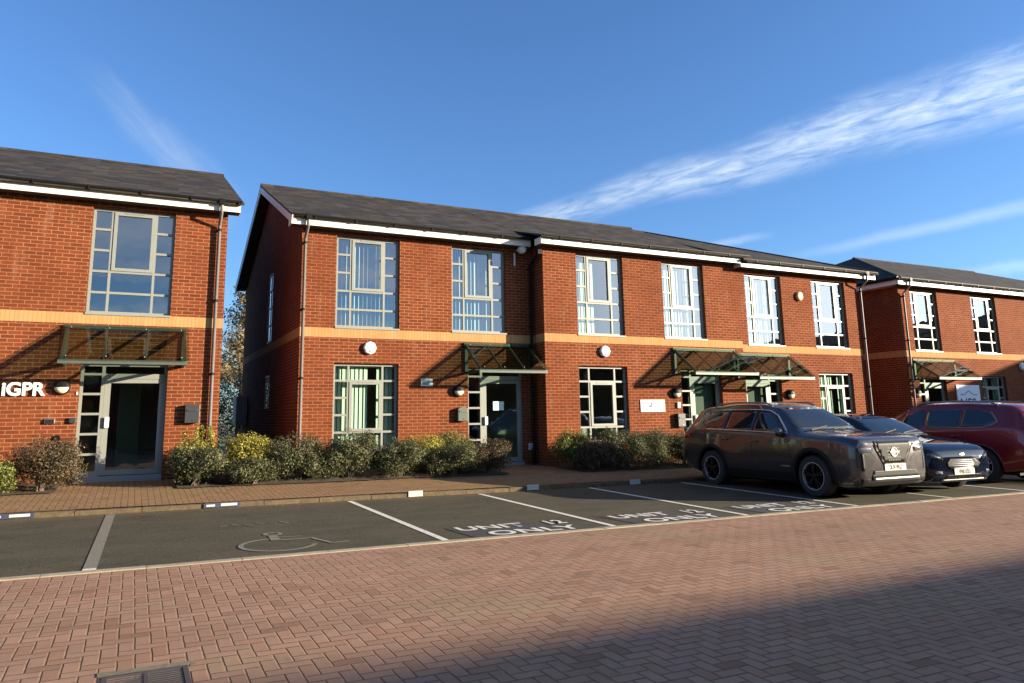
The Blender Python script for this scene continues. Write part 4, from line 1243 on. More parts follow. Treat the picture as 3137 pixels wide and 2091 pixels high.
LGOLD = leaf_mat('gold_variegated_leaves', [(0.15, (0.06, 0.075, 0.014)), (0.4, (0.25, 0.225, 0.035)), (0.75, (0.44, 0.38, 0.10))])
LGREY = leaf_mat('grey_green_leaves', [(0.15, (0.020, 0.028, 0.011)), (0.45, (0.060, 0.070, 0.029)), (0.62, (0.108, 0.110, 0.052)), (0.8, (0.215, 0.205, 0.115))])
LBROWN = leaf_mat('brown_purple_leaves', [(0.15, (0.03, 0.021, 0.015)), (0.45, (0.075, 0.055, 0.030)), (0.65, (0.125, 0.092, 0.050)), (0.85, (0.21, 0.165, 0.09))])
LGREEN = leaf_mat('mid_green_leaves', [(0.15, (0.03, 0.045, 0.01)), (0.5, (0.095, 0.12, 0.03)), (0.8, (0.30, 0.29, 0.09))])
LTREE = leaf_mat('autumn_tree_leaves', [(0.15, (0.06, 0.052, 0.02)), (0.5, (0.15, 0.12, 0.06)), (0.8, (0.34, 0.27, 0.16))])
TWIG = mat('twig_bark', rough=0.9, build=noisy((0.07, 0.05, 0.035), (0.16, 0.12, 0.09), 20))

def leaf_cloud(name, centres, leaf, n, m, parent, seed, asp=2.0, up=0.3):
    """centres: list of (x,y,z,rx,ry,rz,weight). Leaves sit in a noisy shell of every clump."""
    rs = np.random.RandomState(seed)
    wts = np.array([c[6] for c in centres], float); wts /= wts.sum()
    V, F = [], []
    for ci, c in enumerate(centres):
        k = int(n * wts[ci])
        d = rs.normal(size=(k, 3)); d /= np.linalg.norm(d, axis=1)[:, None]
        lump = 1 + 0.16 * np.sin(d[:, 0] * 7 + seed) * np.sin(d[:, 1] * 6 + ci) + 0.14 * np.sin(d[:, 2] * 9 + d[:, 0] * 5 + ci)
        r = (1.04 - rs.rand(k) ** 1.6 * 0.6) * lump
        P = np.array(c[:3]) + d * r[:, None] * np.array(c[3:6])
        P = P[P[:, 2] > 0.015] if c[2] < 2 else P
        k = len(P); d = d[:k]
        nrm = d * 1.0 + rs.normal(size=(k, 3)) * 0.5 + np.array([0, 0, up]); nrm /= np.linalg.norm(nrm, axis=1)[:, None]
        t = np.cross(nrm, rs.normal(size=(k, 3))); t /= np.linalg.norm(t, axis=1)[:, None]
        s_ = np.cross(nrm, t)
        L = leaf * (0.6 + 0.8 * rs.rand(k))[:, None]
        Wd = L / asp
        q = np.stack([P - t * L / 2, P + s_ * Wd / 2 + nrm * L * 0.08, P + t * L / 2, P - s_ * Wd / 2 + nrm * L * 0.08], 1)
        base = sum(len(a) for a in V)
        V.append(q.reshape(-1, 3))
        F.append(np.arange(k * 4).reshape(-1, 4) + base)
    V = np.concatenate(V); F = np.concatenate(F)
    me = bpy.data.meshes.new(name)
    me.vertices.add(len(V)); me.vertices.foreach_set('co', V.astype(np.float32).ravel())
    me.loops.add(len(F) * 4); me.loops.foreach_set('vertex_index', F.astype(np.int32).ravel())
    me.polygons.add(len(F)); me.polygons.foreach_set('loop_start', np.arange(len(F), dtype=np.int32) * 4)
    me.polygons.foreach_set('loop_total', np.full(len(F), 4, dtype=np.int32))
    me.materials.append(m); me.update(); me.validate()
    o = bpy.data.objects.new(name, me); COL.objects.link(o); o.parent = parent
    return o

def shrub(x, y, rx, ry, h, m, label, n=5200, leaf=0.042, seed=0, sprigs=0, lean=0.0):
    z0 = pathz(x, y) + 0.03
    t = empty('shrub', (x, y, z0)); tag(t, label, 'shrub', 'shrubs in the planting beds')
    rs = random.Random(seed)
    cs = [(0, 0, h * 0.50, rx * 0.80, ry * 0.8, h * 0.44, 2.2)]
    for k in range(15):
        a = rs.uniform(0, 2 * math.pi); rr = rs.uniform(0.3, 0.82)
        zz = h * rs.uniform(0.22, 0.74)
        s_ = rs.uniform(0.24, 0.40)
        cs.append((rx * rr * math.cos(a) + lean * zz, ry * rr * math.sin(a), zz, rx * s_ + 0.05, ry * s_ + 0.05, min(h * 0.26, 0.30), 0.8))
    sp = []
    for k in range(sprigs):
        a = rs.uniform(0, 2 * math.pi); bx, by = rx * 0.6 * math.cos(a), ry * 0.6 * math.sin(a)
        hh = h * rs.uniform(1.0, 1.25)
        cs.append((bx, by, hh * 0.88, 0.055, 0.055, hh * 0.16, 0.22)); sp.append((bx, by, hh))
    leaf_cloud('foliage', cs, leaf * 0.92, int(n * 2.1), m, t, seed + 11)
    st = MB()
    for k in range(16):
        a = rs.uniform(0, 2 * math.pi); r_ = rs.uniform(0.3, 0.85)
        tip = (rx * r_ * math.cos(a), ry * r_ * math.sin(a), h * rs.uniform(0.6, 0.98))
        st.tube([(rs.uniform(-.06, .06), rs.uniform(-.06, .06), -0.02), (tip[0] * 0.4, tip[1] * 0.4, tip[2] * 0.5), tip], [0.012, 0.008, 0.003], 5)
    for bx, by, hh in sp: st.tube([(bx * 0.3, by * 0.3, 0), (bx, by, hh)], [0.008, 0.003], 5)
    st.build('stems', TWIG, t, uv=False)
    return t

shrub(-1.38, 15.35, 0.64, 0.55, 0.92, LBROWN, 'broad brown purple shrub left of the left block door', 9500, 0.036, 1)
shrub(-2.15, 15.15, 0.40, 0.40, 0.62, LGREEN, 'low olive green shrub cut by the left edge of the photo', 4200, 0.045, 2)
shrub(-2.75, 15.5, 0.5, 0.5, 0.8, LGREEN, 'green shrub just outside the left edge beside the brown one', 3000, 0.05, 3)
shrub(1.10, 15.25, 0.55, 0.45, 0.72, LGREY, 'silvery green shrub right of the left block door', 7500, 0.042, 4)
shrub(1.12, 15.75, 0.48, 0.35, 0.84, LGOLD, 'yellow topped shrub with tall sprigs at the foot of the left downpipe', 5200, 0.045, 5, sprigs=7)
shrub(2.12, 15.6, 0.50, 0.42, 0.92, LGOLD, 'bright gold shrub at the mouth of the dark alley', 7000, 0.046, 6)
shrub(2.15, 15.12, 0.52, 0.36, 0.50, LGREY, 'low dark shrub in front of the bright gold alley shrub', 5200, 0.040, 7)
shrub(3.02, 15.35, 0.68, 0.52, 0.90, LGREY, 'grey green shrub under the downpipe at the corner of the central block', 9500, 0.040, 8)
shrub(4.10, 15.35, 0.66, 0.55, 0.97, LGREY, 'tallest grey green shrub in front of the first ground floor window', 9500, 0.040, 9)
shrub(5.10, 15.25, 0.62, 0.50, 0.76, LGREY, 'rounded grey shrub right of the tallest one under the window', 8500, 0.038, 10)
shrub(5.86, 15.85, 0.42, 0.36, 0.82, LGOLD, 'small bright yellow shrub between the window and the door with a notice', 5000, 0.044, 11)
shrub(6.72, 16.05, 0.52, 0.40, 0.92, LGREEN, 'olive green shrub below the rounded letterbox', 6000, 0.044, 12)
shrub(6.30, 15.15, 0.58, 0.48, 0.70, LGREY, 'dark low shrub in front of the olive green one', 7500, 0.038, 13)
shrub(7.22, 15.25, 0.58, 0.50, 0.74, LBROWN, 'brownish shrub nearest the door with a notice', 7500, 0.038, 14)
shrub(9.60, 15.55, 0.50, 0.42, 0.90, LGREEN, 'yellow green shrub at the brick corner of the projecting unit', 6000, 0.044, 15)
shrub(9.95, 15.0, 0.62, 0.48, 0.72, LBROWN, 'low brown shrub in front of the projecting brick corner', 7000, 0.038, 16)
shrub(10.85, 15.1, 0.72, 0.55, 0.95, LGREY, 'tall grey green shrub below the dark ground floor window', 9500, 0.040, 17)
shrub(11.75, 15.1, 0.62, 0.5, 0.92, LGREY, 'dark grey green shrub below the white board sign', 8500, 0.038, 18)
shrub(12.65, 15.1, 0.62, 0.5, 0.86, LGREY, 'grey green shrub partly behind the tail of the grey SUV', 8500, 0.038, 19)

def tree(x, y, h, spread, label, seed, nl=9000, leaf=0.13):
    z0 = gz(x, y)
    t = empty('tree', (x, y, z0)); tag(t, label, 'tree', 'trees behind the offices')
    rs = random.Random(seed)
    b = MB()
    b.tube([(0, 0, 0), (0.1, 0, h * 0.3), (0.0, 0.1, h * 0.6), (0.1, 0, h * 0.9)], [0.2, 0.15, 0.09, 0.03], 10)
    cs = []
    for k in range(26):
        z = h * rs.uniform(0.22, 0.85); a = rs.uniform(0, 2 * math.pi); L = spread * rs.uniform(0.5, 1.0) * (1.15 - z / h)
        tip = (L * math.cos(a), L * math.sin(a), z + L * 0.55)
        b.tube([(0, 0, z), (tip[0] * 0.5, tip[1] * 0.5, z + L * 0.2), tip], [0.05, 0.03, 0.008], 6)
        for j in range(2):
            a2 = a + rs.uniform(-0.7, 0.7)
            t2 = (tip[0] + 0.6 * math.cos(a2), tip[1] + 0.6 * math.sin(a2), tip[2] + 0.4)
            b.tube([(tip[0] * 0.6, tip[1] * 0.6, (z + tip[2]) / 2), t2], [0.02, 0.005], 5)
        cs.append((*tip, 0.75, 0.75, 0.6, 1)); cs.append((tip[0] * .6, tip[1] * .6, tip[2] - 0.3, 0.6, 0.6, 0.5, 0.7))
    b.build('trunk', TWIG, t, smooth=True, uv=False)
    leaf_cloud('crown', cs, leaf, nl, LTREE, t, seed, 1.6)
    return t
tree(4.6, 38, 8.6, 3.0, 'sparse autumn tree seen in the gap between the two left buildings', 31, 12000)
tree(7.8, 42, 8.0, 3.2, 'autumn tree hidden mostly behind the central block gable', 32, 5000)
tree(1.0, 44, 7.6, 3.2, 'autumn tree behind the left block roof', 33, 5000)
b_ = empty('hedge', (4.0, 34.5, 0.0)); tag(b_, 'dark dense hedge closing the alley between the buildings', 'hedge')
leaf_cloud('foliage', [(-3 + 1.0 * k, 0, 2.1, 0.8, 0.6, 2.0, 1) for k in range(8)], 0.11, 22000, LTREE, b_, 77)
st = MB()
for k in range(8): st.tube([(-3 + k, 0, 0), (-3 + k + 0.1, 0, 1.6)], 0.03, 6)
st.build('stems', TWIG, b_, uv=False)

# fallen leaves on the kerb
b = MB(); rs = random.Random(5)
for k in range(130):
    x = rs.uniform(-2, 9); y = YP + rs.choice([rs.uniform(-0.35, 0.0), rs.uniform(0.15, 1.6)])
    z = (gz(x, y) if y < YP else pathz(x, y)) + 0.012
    a = rs.uniform(0, 6.28); s_ = rs.uniform(0.015, 0.03)
    b.face([(x + s_ * math.cos(a), y + s_ * math.sin(a), z), (x - s_ * .5 * math.sin(a), y + s_ * .5 * math.cos(a), z + 0.006), (x - s_ * math.cos(a), y - s_ * math.sin(a), z), (x + s_ * .5 * math.sin(a), y - s_ * .5 * math.cos(a), z + 0.004)])
tag(b.build('leaf_litter', LTREE, fixn=False), 'scattered dry leaves along the footpath kerb', 'fallen leaves', kind='stuff')
#CARS
# ------------------------------------------------------------------ cars
def paint(name, col, metal=0.55, rough=0.32):
    m = mat(name, col, rough, metal, **{'Coat Weight': 1.0, 'Coat Roughness': 0.03, 'Specular IOR Level': 0.5 if metal > 0 else 0.0})
    nt = NT(m.node_tree); b = nt.n['Principled BSDF']
    o = nt.new('ShaderNodeTexCoord').outputs['Object']
    n = nt.noise(o, 900.0, 2, 0.5)
    nt.l.new(nt.mix(nt.mapr(n, 0.3, 0.7, 0, 0.5), col, tuple(min(1, c * 1.7) for c in col)), b.inputs['Base Color'])
    d = nt.noise(o, 2.2, 5, 0.7)
    nt.l.new(nt.mapr(d, 0.35, 0.8, rough, rough + 0.18), b.inputs['Roughness'])
    nt.l.new(nt.mapr(d, 0.4, 0.8, 0.02, 0.08), b.inputs['Coat Roughness'])
    return m
CARGLASS = mat('tinted_car_glass', (0.012, 0.016, 0.018), 0.03, 0.0, **{'IOR': 1.75})
CLAD = mat('black_cladding', (0.010, 0.010, 0.010), 0.6, 0.0, **{'Specular IOR Level': 0.2})
RUBBER = mat('tyre_rubber', (0.018, 0.018, 0.018), 0.8)
WHEEL_SHADE = mat('black_wheel_shade', (0.003, 0.003, 0.003), 0.9, **{'Specular IOR Level': 0.05})  # black put in for the shade inside the wheels
RIMD = mat('dark_alloy', (0.035, 0.035, 0.038), 0.3, 0.7)
RIML = mat('bright_alloy', (0.42, 0.42, 0.43), 0.35, 0.4)
LAMP = mat('headlamp_glass', (0.28, 0.30, 0.33), 0.08, 0.75)
LAMPD = mat('headlamp_dark', (0.03, 0.035, 0.04), 0.08, 0.2, **{'IOR': 1.7})
REDL = mat('rear_lamp_red', (0.30, 0.01, 0.01), 0.15)
SILV = mat('silver_trim', (0.22, 0.22, 0.21), 0.38, 0.6)
PLATEW = mat('white_number_plate', (0.50, 0.50, 0.43), 0.35)
PLATEY = mat('yellow_number_plate', (0.80, 0.58, 0.05), 0.35)
GRIL = mat('black_grille', (0.006, 0.006, 0.006), 0.5, 0.0, **{'Specular IOR Level': 0.15})

def pchip(xs, ys, x):
    xs = np.array(xs, float); ys = np.array(ys, float)
    h = np.diff(xs); dl = np.diff(ys) / h
    m = np.zeros(len(xs)); m[0] = dl[0]; m[-1] = dl[-1]
    for i in range(1, len(xs) - 1):
        if dl[i - 1] * dl[i] > 0:
            w1, w2 = 2 * h[i] + h[i - 1], h[i] + 2 * h[i - 1]
            m[i] = (w1 + w2) / (w1 / dl[i - 1] + w2 / dl[i])
    k = np.clip(np.searchsorted(xs, x) - 1, 0, len(h) - 1)
    t = (x - xs[k]) / h[k]
    return ((2 * t**3 - 3 * t**2 + 1) * ys[k] + (t**3 - 2 * t**2 + t) * h[k] * m[k] + (-2 * t**3 + 3 * t**2) * ys[k + 1] + (t**3 - t**2) * h[k] * m[k + 1])

def car(name, label, cat, loc, rz, st, mbody, wheels, wr, tw, track, winside, pillars, wsc, rwn, spec):
    """st rows: s, zb, wb, wm, zbelt, wbelt, ze, we, zt. Local axes: x lateral, y from front bumper to rear, z up."""
    root = empty(name, loc, rz); tag(root, label, cat)
    st = np.array(st, float)
    S = st[:, 0]
    ss = np.unique(np.concatenate([np.linspace(S[0], S[-1], 70), S, S[0] + (S[-1] - S[0]) * np.array([.004, .01, .018, .982, .99, .996])]))
    C = [pchip(S, st[:, k], ss) for k in range(1, 9)]
    zb, wb, wm, zbelt, wbelt, ze, we, zt = C
    rings = []
    for i in range(len(ss)):
        zm = zb[i] + (zbelt[i] - zb[i]) * 0.48
        P = [(0, zb[i]), (wb[i] * 0.55, zb[i]), (wb[i] * 0.93, zb[i] + 0.01), (wb[i], zb[i] + 0.05), (wm[i] * 0.985, zb[i] + (zm - zb[i]) * 0.5), (wm[i], zm),
             (wm[i] * 0.995, zm + (zbelt[i] - zm) * 0.45), (wbelt[i] * 1.0 + 0.006, zbelt[i] - 0.07), (wbelt[i], zbelt[i] - 0.02), (wbelt[i] - 0.02, zbelt[i] + 0.012)]
        for t in (0.33, 0.66, 0.92):
            P.append((wbelt[i] - 0.02 + (we[i] - wbelt[i] + 0.02) * t, zbelt[i] + 0.012 + (ze[i] - zbelt[i] - 0.012) * t))
        P += [(we[i] * 0.965, ze[i] + (zt[i] - ze[i]) * 0.25), (we[i] * 0.85, ze[i] + (zt[i] - ze[i]) * 0.58), (we[i] * 0.5, ze[i] + (zt[i] - ze[i]) * 0.90), (0, zt[i])]
        rings.append(P)
    bm = bmesh.new()
    n = len(rings[0])
    grid = []
    for i, P in enumerate(rings):
        row = [bm.verts.new((x, ss[i], z)) for x, z in P]
        row += [bm.verts.new((-P[k][0], ss[i], P[k][1])) for k in range(n - 2, 0, -1)]
        grid.append(row)
    m_ = len(grid[0])
    for i in range(len(grid) - 1):
        for k in range(m_):
            bm.faces.new((grid[i][k], grid[i][(k + 1) % m_], grid[i + 1][(k + 1) % m_], grid[i + 1][k]))
    bm.faces.new(grid[0][::-1]); bm.faces.new(grid[-1])
    bmesh.ops.recalc_face_normals(bm, faces=bm.faces)
    me = bpy.data.meshes.new('body'); bm.to_mesh(me)
    tree_ = BVHTree.FromBMesh(bm); bm.free()
    me.materials.append(mbody)
    me.materials.append(CLAD)
    body = bpy.data.objects.new('body', me); COL.objects.link(body)
    # cut the wheel arches
    ra = wr + 0.055
    cut = MB()
    for y in wheels:
        for sx in (-1, 1):
            cut.lathe([(ra, 0), (ra, 0.62 * sx)], (sx * 0.52, y, wr), 'x', 40)
    co_ = cut.build('cutter', CLAD)
    md = body.modifiers.new('b', 'BOOLEAN'); md.object = co_; md.operation = 'DIFFERENCE'; md.solver = 'EXACT'; md.material_mode = 'TRANSFER'
    dg = bpy.context.evaluated_depsgraph_get()
    me2 = bpy.data.meshes.new_from_object(body.evaluated_get(dg))
    body.modifiers.clear(); body.data = me2; me2.name = 'body'
    bpy.data.objects.remove(co_)
    me2.polygons.foreach_set('use_smooth', [True] * len(me2.polygons))
    autosmooth(body, 32)
    body.parent = root

    def decal(nm, outline, side, m, off=0.006, par=root, res=0.06, thick=0.004, lab=None, smooth=True):
        """outline polygons in (s,z) for sides +-1, (x,z) for 'front'/'rear', (x,s) for 'top'"""
        bmd = bmesh.new()
        for poly in (outline if isinstance(outline[0][0], (list, tuple)) else [outline]):
            bmd.faces.new([bmd.verts.new((p[0], p[1], 0)) for p in poly])
        bmesh.ops.remove_doubles(bmd, verts=bmd.verts, dist=1e-4)
        for ax in (0, 1):
            lo = min(v.co[ax] for v in bmd.verts); hi = max(v.co[ax] for v in bmd.verts)
            k = lo + res
            while k < hi:
                pc = Vector((0, 0, 0)); pc[ax] = k; pn = Vector((0, 0, 0)); pn[ax] = 1
                bmesh.ops.bisect_plane(bmd, geom=bmd.verts[:] + bmd.edges[:] + bmd.faces[:], plane_co=pc, plane_no=pn)
                k += res
        ok = True
        for v in bmd.verts:
            a, c = v.co.x, v.co.y
            if side in (1, -1): o, d = Vector((side * 2.0, a, c)), Vector((-side, 0, 0))
            elif side == 'front': o, d = Vector((a, -1.0, c)), Vector((0, 1, 0))
            elif side == 'rear': o, d = Vector((a, 7.0, c)), Vector((0, -1, 0))
            else: o, d = Vector((a, c, 3.0)), Vector((0, 0, -1))
            h, nn, _, _ = tree_.ray_cast(o, d)
            if h is None: h, nn, _, _ = tree_.find_nearest(o + d * (1.1 if side in (1, -1) else 1.0))
            if nn.dot(d) > 0: nn = -nn
            v.co = h + nn * off
        bmesh.ops.recalc_face_normals(bmd, faces=bmd.faces)
        # make outward
        f = bmd.faces[:]
        avg = sum((x.normal for x in f), Vector())
        d0 = {1: Vector((1, 0, 0)), -1: Vector((-1, 0, 0)), 'front': Vector((0, -1, 0)), 'rear': Vector((0, 1, 0)), 'top': Vector((0, 0, 1))}[side]
        if avg.dot(d0) < 0: bmesh.ops.reverse_faces(bmd, faces=f)
        mm = bpy.data.meshes.new(nm); bmd.to_mesh(mm); bmd.free()
        mm.materials.append(m)
        if smooth: mm.polygons.foreach_set('use_smooth', [True] * len(mm.polygons))
        o = bpy.data.objects.new(nm, mm); COL.objects.link(o); o.parent = par
        sd = o.modifiers.new('t', 'SOLIDIFY'); sd.thickness = thick; sd.offset = -1
        if lab: o['label'] = lab
        return o
    # glazing
    for side in (1, -1):
        for k, poly in enumerate(winside):
            decal('side_window', poly, side, CARGLASS, 0.004)
        if spec.get('trim'):
            decal('window_trim', spec['trim'], side, spec.get('trimmat', CHROME), 0.008)
        if pillars: decal('window_surround', pillars, side, CLAD, 0.002)
        # arch rings
        w_ = spec.get('arch', 0.07)
        for y in wheels:
            ps = []
            N = 22
            a0, a1 = R(-14), R(194)
            for q in range(N):
                t0, t1 = a0 + (a1 - a0) * q / N, a0 + (a1 - a0) * (q + 1) / N
                ps.append([(y + ra * math.cos(t0), wr + ra * math.sin(t0)), (y + (ra + w_) * math.cos(t0), wr + (ra + w_) * math.sin(t0)), (y + (ra + w_) * math.cos(t1), wr + (ra + w_) * math.sin(t1)), (y + ra * math.cos(t1), wr + ra * math.sin(t1))])
            decal('arch_trim', ps, side, spec.get('archmat', CLAD), 0.010, res=9, thick=0.02)
        sill = [(wheels[0] + ra + 0.02, 0.215), (wheels[1] - ra - 0.02, 0.215), (wheels[1] - ra - 0.06, 0.215 + spec.get('sill', 0.16)), (wheels[0] + ra + 0.06, 0.215 + spec.get('sill', 0.16))]
        decal('sill', sill, side, spec.get('sillmat', CLAD), 0.008)
        for a, c, zz in spec['handles']:
            decal('door_handle', [(a, zz), (a + c, zz), (a + c, zz + 0.03), (a, zz + 0.03)], side, spec.get('handlemat', mbody), 0.035, thick=0.03)
        for poly in spec['seams']:
            decal('door_gap', poly, side, GRIL, 0.0015, thick=0.001)
        # mirror
        my, mz = spec['mirror']
        mb = MB()
        mb.lathe([(0.02, 0.0), (0.075, 0.02), (0.092, 0.07), (0.085, 0.12), (0.04, 0.15)], (0, 0, 0), 'x', 18)
        o = mb.build('wing_mirror', mbody, root, smooth=True)
        for v in o.data.vertices: v.co = Vector((side * (0.86 + v.co.x), my + v.co.y * 0.75, mz + v.co.z * 0.95))
        mb = MB(); mb.beam((side * 0.82, my, mz - 0.07), (side * 0.93, my, mz - 0.04), 0.08, 0.04); mb.build('mirror_arm', CLAD, o)
    decal('windscreen', wsc, 'front', CARGLASS, 0.005)
    decal('rear_window', rwn, 'rear', CARGLASS, 0.005)
    hy = spec.get('hood', (0.30, 1.22, 0.70))
    for sx in (-1, 1):
        decal('bonnet_gap', [(sx * (hy[2] - 0.02), hy[0]), (sx * (hy[2] - 0.012), hy[0]), (sx * (hy[2] + 0.058), hy[1]), (sx * (hy[2] + 0.05), hy[1])], 'top', GRIL, 0.0015, thick=0.001)
    decal('scuttle', [(-0.70, hy[1] + 0.0), (0.70, hy[1] + 0.0), (0.72, hy[1] + 0.07), (-0.72, hy[1] + 0.07)], 'top', GRIL, 0.003, thick=0.002)
    for k, sx in enumerate((-0.30, 0.28)):
        wb_ = MB(); h0 = tree_.ray_cast(Vector((sx - 0.25, hy[1] + 0.03, 3)), Vector((0, 0, -1)))[0]; h1 = tree_.ray_cast(Vector((sx + 0.28, hy[1] + 0.16, 3)), Vector((0, 0, -1)))[0]
        wb_.beam(h0 + Vector((0, -0.01, 0.02)), h1 + Vector((0, -0.015, 0.02)), 0.02, 0.02); wb_.build('wiper', CLAD, root)
    for nm, poly, side, mm, off, kw in spec['decals']:
        decal(nm, poly, side, mm, off, **kw)
    # wheels
    for y in wheels:
        for sx in (-1, 1):
            xo = sx * track
            t = MB()
            pr = [(wr * 0.66, -0.005), (wr * 0.80, 0.004), (wr * 0.93, 0.0), (wr * 0.985, -0.02), (wr, -0.05), (wr, -tw + 0.05), (wr * 0.985, -tw + 0.02), (wr * 0.9, -tw), (wr * 0.5, -tw)]
            t.lathe([(r_, h * sx) for r_, h in pr], (0, 0, 0), 'x', 44, cap=False)
            w0 = t.build('wheel', RUBBER, root, smooth=True)
            w0.location = (xo, y, wr)
            rm = MB()
            rr = wr * 0.665
            prr = [(rr, -0.002), (rr * 1.01, 0.006), (rr * 0.955, 0.006), (rr * 0.93, -0.03), (rr * 0.9, -0.10), (rr * 0.3, -0.11)]
            rm.lathe([(r_, h * sx) for r_, h in prr], (0, 0, 0), 'x', 44, cap=False)
            rm.build('rim', spec.get('rim', RIML), w0, smooth=True)
            dk = MB(); dk.lathe([(rr * 0.90, -0.035 * sx), (rr * 0.90, -0.06 * sx)], (0, 0, 0), 'x', 36); dk.build('wheel_shade_disc', WHEEL_SHADE, w0)  # plain black disc painting the shade behind the spokes
            sp = MB()
            ns = spec.get('spokes', 5)
            for q in range(ns):
                for dd in (-0.13, 0.13) if spec.get('twin', True) else (0,):
                    a = 2 * math.pi * q / ns + dd + 0.3
                    sp.beam((-0.012 * sx, math.cos(a - dd * .4) * rr * 0.12, math.sin(a - dd * .4) * rr * 0.12), (-0.012 * sx, math.cos(a) * rr * 0.95, math.sin(a) * rr * 0.95), 0.022, 0.034, (1, 0, 0))
            sp.lathe([(rr * 0.2, -0.03 * sx), (rr * 0.2, -0.002 * sx), (rr * 0.1, 0.002 * sx)], (0, 0, 0), 'x', 16)
            sp.build('spokes', spec.get('spokemat', RIMD), w0)
    # underbody
    ub = MB(); L = S[-1]
    ub.box((-0.66, 0.45, 0.18), (0.66, L - 0.4, 0.30)); ub.build('underbody', GRIL, root)
    return root, decal

def plate_text(par, s, x, y, z, size, rear=False):
    me = text_mesh(s, size, 0.004, 0.001, 0.62, 1.0, 'CENTER')
    for v in me.vertices:
        v.co = (x + (v.co.x if not rear else -v.co.x), y + (-0.0015 if not rear else 0.0015), z + v.co.y)
    me.materials.append(INK)
    o = bpy.data.objects.new('plate_lettering', me); COL.objects.link(o); o.parent = par
    return o

def number_plate(root, s, y, z, m, rear=False, w_=0.26):
    b = MB(); b.box((-w_, y - 0.006, z - 0.056), (w_, y + 0.006, z + 0.056))
    p = b.build('number_plate', m, root, bevel=0.003)
    plate_text(p, s, 0, y + (0.0065 if rear else -0.0065), z - 0.036, 0.105, rear)
    return p

# --- grey SUV, nose to the road
GREY = paint('bronze_grey_metallic', (0.042, 0.040, 0.042), 0.6, 0.30)
suv = [  # s, zb, wb, wm, zbelt, wbelt, ze, we, zt
    (0.00, .32, .66, .72, .84, .70, .945, .66, .965),
    (0.05, .25, .78, .84, .92, .82, 1.005, .76, 1.03),
    (0.16, .22, .84, .90, .965, .88, 1.035, .80, 1.065),
    (0.45, .20, .86, .92, 1.01, .905, 1.07, .82, 1.105),
    (0.90, .20, .86, .92, 1.03, .905, 1.09, .80, 1.13),
    (1.28, .20, .86, .92, 1.06, .905, 1.125, .79, 1.17),
    (1.60, .20, .86, .92, 1.08, .90, 1.34, .69, 1.39),
    (2.05, .20, .86, .92, 1.095, .90, 1.575, .60, 1.635),
    (2.45, .20, .86, .92, 1.105, .90, 1.635, .58, 1.70),
    (3.10, .20, .86, .92, 1.125, .90, 1.645, .57, 1.715),
    (3.70, .21, .86, .92, 1.15, .895, 1.61, .56, 1.685),
    (4.15, .24, .84, .91, 1.17, .885, 1.585, .56, 1.65),
    (4.36, .28, .83, .91, 1.16, .875, 1.50, .57, 1.585),
    (4.52, .32, .81, .90, 1.12, .86, 1.30, .64, 1.36),
    (4.63, .36, .77, .87, 1.02, .83, 1.10, .72, 1.14),
    (4.68, .44, .66, .76, .84, .70, .90, .60, .92)]
wins_suv = [[(1.62, 1.125), (2.42, 1.135), (2.42, 1.535), (2.16, 1.515), (1.95, 1.43)],
            [(2.47, 1.135), (3.22, 1.155), (3.22, 1.545), (2.47, 1.54)],
            [(3.27, 1.16), (3.78, 1.20), (4.02, 1.30), (3.86, 1.47), (3.60, 1.53), (3.27, 1.545)]]
